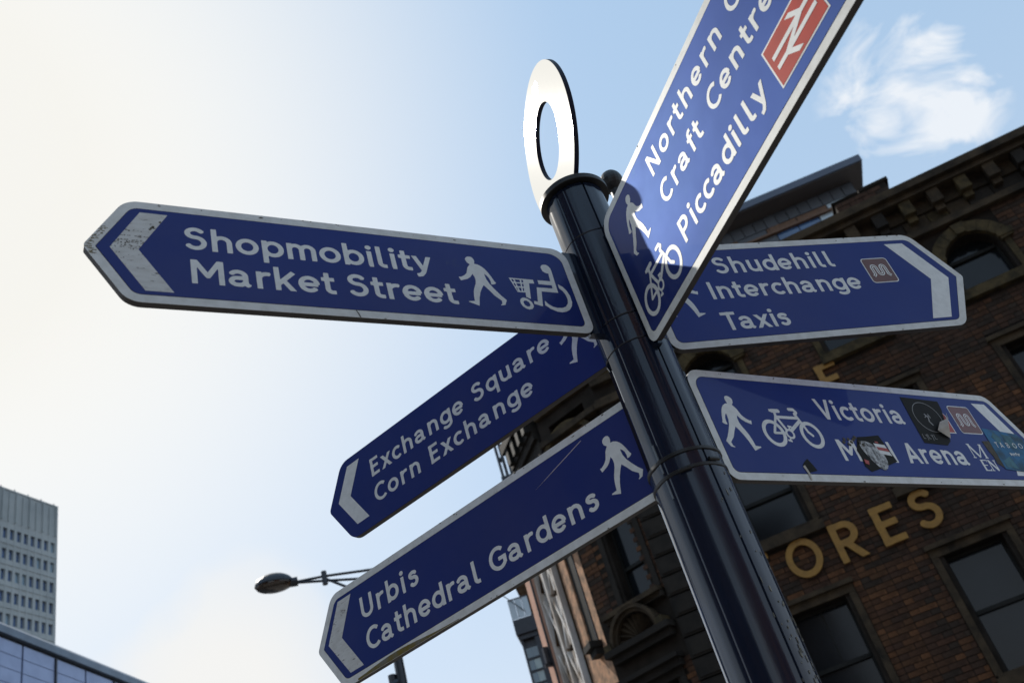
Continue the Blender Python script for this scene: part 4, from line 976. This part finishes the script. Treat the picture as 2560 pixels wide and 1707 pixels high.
# ------------------------------------------------------------------ direction signs
O1, O2, O3, O4 = .0004, .00062, .00086, .00110   # stand-off of border sheet, blue sheet, print, stickers
def make_sign(key, label, phi, r0, r1, zb, zt, lr, sl, border=True, bwid=.0155):
    fr = SignFrame(phi, r0, r1, zb, zt, lr); t = thing('direction_sign', label, 'sign', tuple(AX + Vector((0, 0, zb))))
    L, H = fr.L, fr.H; ol = outline(L, H, lr, sl)
    mat0 = fr.matrix(0); sgn = 1 if (mat0 @ Vector((0, 0, 1)) - mat0 @ Vector((0, 0, 0))).dot(fr.w) > 0 else -1
    mb = MB(); f0 = [mat0 @ Vector((p[0], p[1], 0)) for p in ol]; f1 = [p - fr.w * .0115 for p in f0]; mb.prism(f0, f1)
    core = mb.build('panel', 'edge', t)
    if border:
        flat('border', [ol, outline(L, H, lr, sl, bwid - .001)], fr, .0001, 'white_b', t, thick=.0003)
        flat('face', [outline(L, H, lr, sl, bwid)], fr, .0001, 'blue', t, thick=.0005)
    else: flat('face', [outline(L, H, lr, sl, .0006)], fr, .0001, 'blue', t, thick=.0005)
    # back sheet, seen only from behind
    flat('back_face', [outline(L, H, lr, sl, .002)], fr, -.0115 - .0006, 'blue', t, thick=.0008)
    # bracket that clamps the blade to its sleeve
    mb = MB(); c0 = AX + Vector((0, 0, zb + .004)); a = fr.u * .050; b = fr.u * (r0 + .004 if r0 > .062 else .064); s_ = fr.w * .008
    mb.hexa([c0 + a - s_, c0 + b - s_, c0 + b + s_, c0 + a + s_, c0 + a - s_ + Vector((0, 0, H - .008)), c0 + b - s_ + Vector((0, 0, H - .008)), c0 + b + s_ + Vector((0, 0, H - .008)), c0 + a + s_ + Vector((0, 0, H - .008))])
    mb.build('bracket', 'post', t)
    return t, fr
def txt(t, fr, s, x0, y0, x1, cap, wt=1.0):
    for l in text_loops(s, x0, y0, cap, x1, wt): flat('lettering', l, fr, O2, 'white', t)
def mir(l, L): return [(L - p[0], p[1]) for p in l]

tA, fA = make_sign('A', 'long sign reading Shopmobility and Market Street, pointing left', -2.1639, .0815, .9127, 2.5873, 2.7920, -1, .0591)
txt(tA, fA, 'Shopmobility', .1432, .1126, .5480, .0482); txt(tA, fA, 'Market Street', .1487, .0440, .5788, .0482)
flat('chevron', [[(.0798, .1812), (.1200, .1812), (.0759, .1028), (.1227, .0223), (.0833, .0223), (.0365, .1029)]], fA, O2, 'white_worn', tA)
flat('pedestrian_symbol', [PED], fA, O2, 'white', tA)
flat('wheelchair_symbol', [CHAIR, WHEEL], fA, O2, 'white', tA)
flat('trolley_symbol', BASKET + CW, fA, O2, 'white', tA)

tB, fB = make_sign('B', 'sunlit sign reading Northern, Craft Centre and Piccadilly, rising to the top right', 2.6777, .0671, 1.16, 2.5197, 2.8144, 1, .062)
txt(tB, fB, 'Northern', .193, .2120, .4700, .0425); txt(tB, fB, 'Quarter', .503, .2120, .760, .0425)
txt(tB, fB, 'Craft', .190, .1435, .3440, .0425); txt(tB, fB, 'Centre', .3790, .1435, .5800, .0425)
txt(tB, fB, 'Piccadilly', .1940, .0545, .4870, .0445)
flat('pedestrian_symbol', ped(.0965, .1465, .113, True), fB, O2, 'white', tB)
flat('bicycle_symbol', bike(-.0975, -.0405, 1.0), fB, O2, 'white', tB)
rx, ry, rw, rh = .574, .0725, .128, .076
flat('rail_logo_edge', [[(rx - rw / 2, ry - rh / 2), (rx + rw / 2, ry - rh / 2), (rx + rw / 2, ry + rh / 2), (rx - rw / 2, ry + rh / 2)]], fB, O2, 'white', tB)
flat('rail_logo', [[(rx - rw / 2 + .003, ry - rh / 2 + .003), (rx + rw / 2 - .003, ry - rh / 2 + .003), (rx + rw / 2 - .003, ry + rh / 2 - .003), (rx - rw / 2 + .003, ry + rh / 2 - .003)]], fB, O3, 'red', tB)
hw = .0036; q = lambda x, y: (rx + x * .056, ry + y * .036)
st = [([q(-.93, .26), q(.93, .26)], hw), ([q(-.93, -.26), q(.93, -.26)], hw), ([q(-.12, 1.05), q(.46, .26), q(-.46, -.26), q(.12, -1.05)], hw * 1.05)]
flat('rail_arrows', contours(st, rx - .06, rx + .06, ry - .033, ry + .033, .0006, (ry - .029, ry + .029)), fB, O4, 'white', tB)
flat('chevron', [mir([(.0798, .262), (.1250, .262), (.0770, .1475), (.1250, .033), (.0798, .033), (.0330, .1475)], fB.L)], fB, O2, 'white', tB)

tC, fC = make_sign('C', 'sign without a white border reading Exchange Square and Corn Exchange, pointing down left', -1.0506, .012, .7939, 2.5656, 2.7512, -1, .0561, border=False)
txt(tC, fC, 'Exchange Square', .1385, .1050, .6396, .0420); txt(tC, fC, 'Corn Exchange', .1359, .0425, .5755, .0420)
flat('chevron', [[(.0731, .1682), (.1105, .1682), (.0683, .0975), (.1106, .0266), (.0742, .0266), (.0309, .0985)]], fC, O2, 'white', tC)
flat('pedestrian_symbol', ped(.6985, .0440, .111), fC, O2, 'white', tC)

tD, fD = make_sign('D', 'lowest left sign reading Urbis and Cathedral Gardens, with a stained bottom edge', -1.0411, .012, .8967, 2.2889, 2.4862, -1, .0610)
txt(tD, fD, 'Urbis', .1384, .1082, .3020, .0462); txt(tD, fD, 'Cathedral Gardens', .1394, .0410, .7307, .0462)
flat('chevron', [[(.0773, .1755), (.1169, .1755), (.0735, .0997), (.1214, .0231), (.0828, .0231), (.0331, .1000)]], fD, O2, 'white_worn', tD)
flat('pedestrian_symbol', ped(.7925, .0435, .111), fD, O2, 'white', tD)
random.seed(4)
st_l = [(.10 + .012 * i, .0012 + .010 * math.exp(-((i - 9) / 8) ** 2) ) for i in range(24)]
flat('lichen_stain', [[(.10, .0004), (.376, .0004)] + st_l[::-1]], fD, .00061, 'moss', tD)
flat('scratch', [[(.7365, .1756), (.7372, .1745), (.6650, .1541), (.6150, .1402), (.6648, .1553)]], fD, O2, 'scratch', tD)

tE, fE = make_sign('E', 'sign reading Shudehill Interchange and Taxis with a brown tram logo, pointing right', 1.1872, .0654, .7825, 2.5490, 2.8005, 1, .0691)
txt(tE, fE, 'Shudehill', .1611, .1738, .4315, .0435); txt(tE, fE, 'Interchange', .1265, .1110, .4651, .0435); txt(tE, fE, 'Taxis', .1229, .0345, .2632, .0435)
flat('chevron', [[(.5765, .2266), (.6218, .2266), (.6793, .1244), (.6245, .0226), (.5795, .0226), (.6350, .1240)]], fE, O2, 'white', tE)
flat('pedestrian_symbol', ped(.062, .0708, .113, True), fE, O2, 'white', tE)
def put_tram(t, fr, cx, cy, w, h, m):
    a, b, c, d = tram(cx, cy, w, h); flat('tram_core_line', d, fr, O4 + .00024, m, t); flat('tram_logo_edge', [a], fr, O2, 'white', t); flat('tram_logo', [b], fr, O3, m, t); flat('tram_lines', c, fr, O4, 'white', t)
put_tram(tE, fE, .5270, .1565, .0635, .0670, 'brown')

tF, fF = make_sign('F', 'stickered sign reading Victoria, MEN Arena, with walking and bicycle symbols, pointing right', .9314, .0795, .9902, 2.2895, 2.5221, 1, .0640)
txt(tF, fF, 'Victoria', .2912, .1390, .5262, .0470); txt(tF, fF, 'MEN', .2963, .0462, .4400, .0470); txt(tF, fF, 'Arena', .4724, .0462, .6514, .0470)
flat('chevron', [[(.7799, .2078), (.8240, .2078), (.8733, .1165), (.8260, .0250), (.7830, .0250), (.8310, .1165)]], fF, O2, 'white', tF)
flat('pedestrian_symbol', ped(.0665, .0600, .117, True), fF, O2, 'white', tF)
flat('bicycle_symbol', bike(), fF, O2, 'white', tF)
put_tram(tF, fF, .7225, .1608, .0700, .0710, 'maroon')
# serif MEN mark
c_ = .0013; ss_ = .0028
st = [([(.6800, .0985), (.6800, .0665)], c_), ([(.6800, .0985), (.6990, .0670)], ss_), ([(.6990, .0670), (.7180, .0985)], c_), ([(.7180, .0985), (.7180, .0665)], ss_),
      ([(.676, .0985), (.685, .0985)], .0010), ([(.713, .0985), (.7225, .0985)], .0010), ([(.6755, .0660), (.685, .0660)], .0010), ([(.713, .0660), (.7225, .0660)], .0010),
      ([(.693, .0600), (.693, .0360)], ss_), ([(.690, .0602), (.709, .0602)], .0012), ([(.690, .0483), (.706, .0483)], .0010), ([(.690, .0358), (.709, .0358)], .0012), ([(.709, .0602), (.709, .0560)], .0009), ([(.709, .0358), (.709, .040)], .0009),
      ([(.7150, .0600), (.7150, .0360)], c_), ([(.7150, .0602), (.7330, .0362)], ss_), ([(.7330, .0602), (.7330, .0362)], c_), ([(.711, .0602), (.718, .0602)], .0009), ([(.729, .0602), (.737, .0602)], .0009), ([(.711, .0358), (.719, .0358)], .0009)]
flat('serif_mark', contours(st, .668, .745, .028, .106, .0006), fF, O2, 'white', tF)
flat('half_hidden_logo', [[(.6400, .2000), (.6670, .1690), (.6680, .1240), (.6400, .1240)]], fF, O2, 'white', tF)
flat('half_hidden_logo_fill', [[(.6440, .1950), (.6650, .1680), (.6650, .1265), (.6420, .1265)]], fF, O3, 'st_red', tF)
S5, S6 = .0014, .0017
flat('sticker', [[(.5543, .2088), (.6680, .2050), (.6654, .1845), (.6319, .1030), (.6158, .0925), (.5481, .0959), (.5500, .1500)]], fF, O4, 'st_black', tF, label='black square sticker with a pale oval drawing')
st = [(arc(.6060, .1610, .0400, .0370, 0, 360), .0007), ([(.600, .168), (.606, .160), (.602, .150), (.607, .142)], .0016, True), ([(.596, .160), (.602, .164), (.608, .163)], .0010, True), ([(.612, .160), (.610, .168)], .0012, True)]
for i, x in enumerate((.556, .564, .572, .580, .590)):
    st += [([(x, .117), (x - .001, .107), (x + .004, .1065)], .0006, True)] if i % 2 == 0 else [([(x, .116), (x + .003, .112), (x + .005, .117), (x + .002, .103)], .0006, True)]
flat('sticker_drawing', contours(st, .545, .66, .098, .205, .0006), fF, S5, 'st_ink', tF)
# curled corner of the black sticker
mbc = MB(); mm = fF.matrix(0); zs_ = 1 if (mm.to_3x3() @ Vector((0, 0, 1))).dot(fF.w) > 0 else -1
cp = [(.6705, .1760, .004), (.6560, .1560, .010), (.6224, .1450, .009), (.6034, .1252, .007), (.6180, .1160, .006), (.6339, .1085, .004), (.6500, .1400, .006)]
ctr = (.636, .134, .012)
P_ = [mm @ Vector((a, b, c * zs_)) for a, b, c in cp]; cc = mm @ Vector((ctr[0], ctr[1], ctr[2] * zs_))
for i in range(len(P_)): mbc.quad([P_[i], P_[(i + 1) % len(P_)], cc])
mbc.build('peeled_corner', 'st_paper', tF)
flat('glue_residue', [[(.7351, .1075), (.7500, .1090), (.7640, .1087), (.7600, .0800), (.7560, .0427), (.7470, .0500), (.7402, .0530), (.7420, .0700), (.7370, .0830)]], fF, O4, 'st_glue', tF)
flat('sticker', [[(.7600, .1420), (.8688, .1310), (.8860, .1100), (.8840, .0360), (.8200, .0340), (.7560, .0400)]], fF, S5, 'st_blue', tF, label='torn blue poster sticker printed TABOO')
for pg in ([(.7750, .1200), (.7900, .1330), (.8050, .1180), (.7900, .0980)], [(.8120, .1290), (.8420, .1240), (.8380, .0900), (.8180, .1000)], [(.7650, .0600), (.7950, .0720), (.8000, .0420), (.7650, .0450)]): flat('sticker_print', [pg], fF, S5 + .00024, 'st_teal', tF)
flat('sticker_lettering', text_loops('TABOO', .7716, .0935, .0135, .8620, .7)[0], fF, S6 + .0002, 'white', tF)
flat('sticker_lettering', text_loops('together', .8020, .0740, .0080, .8350, 1.1)[0], fF, S6 + .0002, 'white', tF)
flat('sticker', [[(.3420, .0560), (.3400, .0700), (.3600, .1010), (.3850, .1030), (.4225, .1077), (.4354, .0483), (.3900, .0340), (.3500, .0232), (.3400, .0350)]], fF, O4, 'st_black', tF, label='torn black, white and red football sticker over the word MEN')
pe = [(.3720 + .026 * math.cos(a) + .004 * math.sin(a * 2), .0600 + .030 * math.sin(a) - .012 * math.cos(a)) for a in [i * math.pi / 9 for i in range(18)]]
flat('sticker_picture', [[(p[0] + .010, p[1]) for p in pe]], fF, S5, 'st_photo', tF)
flat('sticker_stripe', [[(.3950, .0880), (.4240, .0850), (.4290, .0600), (.3990, .0650)]], fF, S5 + .00026, 'white', tF)
flat('sticker_red_print', [[(.3980, .0800), (.4255, .0770), (.4275, .0690), (.3990, .0730)], [(.4010, .0925), (.4090, .0915), (.4095, .0880), (.4015, .0890)], [(.3450, .0500), (.3560, .0470), (.3520, .0380), (.3440, .0410)]], fF, S6 + .0002, 'st_red', tF)
for i, (x, y) in enumerate(((.317, .088), (.322, .094), (.328, .083), (.333, .095), (.338, .088), (.345, .094), (.352, .099), (.358, .088), (.365, .083))):
    random.seed(i); pl_ = [(x + .0045 * random.uniform(.5, 1.2) * math.cos(a), y + .0045 * random.uniform(.5, 1.2) * math.sin(a)) for a in [k_ * math.pi / 4 for k_ in range(8)]]
    flat('glue_residue', [pl_], fF, O4 + .00003 * (i + 1) + (.0009 if x > .339 else 0), 'st_glue', tF)
flat('sticker', [[(.1800, .0330), (.1880, .0400), (.1990, .0470), (.2060, .0330), (.2098, .0221), (.1900, .0180), (.1830, .0140), (.1870, .0260)]], fF, O4, 'st_black', tF, label='small torn black sticker scrap on the bottom border')
flat('sticker_scrap', [[(.1790, .0300), (.1850, .0330), (.1880, .0150), (.1860, .0020), (.1820, .0020), (.1830, .0150)]], fF, S5, 'st_paper', tF)
# soot marks and chips along the borders, as small flakes
random.seed(9)
for t, fr in ((tA, fA), (tE, fE), (tF, fF), (tB, fB), (tD, fD)):
    loops = []
    for i in range(17):
        x = random.uniform(.08, fr.L - .08); top = random.random() < .7; y = fr.H - random.uniform(0.0005, .007) if top else random.uniform(.0005, .006)
        s_ = random.uniform(.0004, .0015)
        k_ = random.uniform(1, 3.5)
        loops.append([(x + k_ * s_ * math.cos(a) * random.uniform(.6, 1.1), min(max(y + s_ * math.sin(a) * random.uniform(.6, 1.1), .0001), fr.H - .0001)) for a in [j * math.pi / 3.5 for j in range(7)]])
    flat('soot_flecks', loops, fr, .00061, 'st_glue', t, thick=.0001)['kind'] = 'stuff'
for t, fr, x in ((tA, fA, .392), (tA, fA, .081)):
    pass
flat('seam_crack', [[(.3990, .0002), (.4010, .0002), (.3985, .0080), (.3950, .0150), (.3940, .0148), (.3965, .0075)]], fA, .00061, 'edge', tA)

def inpoly(x, y, P):
    r = False
    for i in range(len(P)):
        (ax, ay), (bx, by) = P[i - 1], P[i]
        if (ay > y) != (by > y) and x < (bx - ax) * (y - ay) / (by - ay) + ax: r = not r
    return r
CH = [(.0798, .1812), (.1200, .1812), (.0759, .1028), (.1227, .0223), (.0833, .0223), (.0365, .1029)]
random.seed(12); loops = []
for (ya, yb, n, sx) in ((.1395, .1415, 16, .0016), (.1285, .1300, 26, .0026), (.1130, .1215, 90, .0017), (.1020, .1110, 45, .0014), (.0820, .1020, 14, .0010)):
    for i in range(n):
        x = random.uniform(.036, .108); y = random.uniform(ya, yb)
        if not inpoly(x, y, CH): continue
        a_, b_ = sx * random.uniform(.4, 1.2), random.uniform(.0003, .0010)
        loops.append([(x + a_ * math.cos(k) * random.uniform(.7, 1.1), y + b_ * math.sin(k)) for k in [j * math.pi / 3 for j in range(6)]])
for x, y in ((.0975, .1530), (.0955, .1500), (.0990, .1500), (.1090, .1640), (.0930, .1470)):
    loops.append([(x + .0028 * math.cos(k) * random.uniform(.4, 1.2), y + .0022 * math.sin(k) * random.uniform(.5, 1.2)) for k in [j * math.pi / 4 for j in range(8)]])
flat('worn_flecks', loops, fA, O3, 'st_glue', tA, thick=.0001)['kind'] = 'stuff'
loops = []
for i in range(60):
    y = random.uniform(.085, .145); x0_ = .0591 * abs(y - .1024) / .1024; x = x0_ + random.uniform(.002, .012)
    a_, b_ = random.uniform(.0008, .0035), random.uniform(.0003, .0008)
    loops.append([(x + a_ * math.cos(k), y + b_ * math.sin(k)) for k in [j * math.pi / 3 for j in range(6)]])
flat('border_stains', loops, fA, .00061, 'moss', tA, thick=.0001)['kind'] = 'stuff'
# paint chips and scuffs low on the post
mb = MB(); random.seed(17)
for i in range(46):
    z = random.uniform(1.93, 2.06) if i < 32 else random.uniform(2.06, 2.28); a = random.gauss(128, 9) if i < 32 else random.uniform(110, 160)
    w_a = random.uniform(.25, .9); h_ = random.uniform(.0010, .0075) if random.random() < .6 else random.uniform(.001, .003)
    k = 6; ps = []
    for j in range(k):
        q = 2 * math.pi * j / k; aa = R(a + w_a * math.cos(q) * random.uniform(.5, 1.2) + h_ * 40 * math.sin(q)); zz = z + h_ * math.sin(q)
        ps.append(AX + Vector((math.sin(aa) * .0631, math.cos(aa) * .0631, zz)))
    pin = [AX + (p - AX) * 1.0 - Vector(((p - AX).x, (p - AX).y, 0)) * .02 for p in ps]
    mb.prism(pin, ps)
mb.build('paint_chips', mat('chipped undercoat', (0.34, 0.33, 0.27), 0.8, col2=(.12, .12, .10), vscale=120), fp)['kind'] = 'stuff'
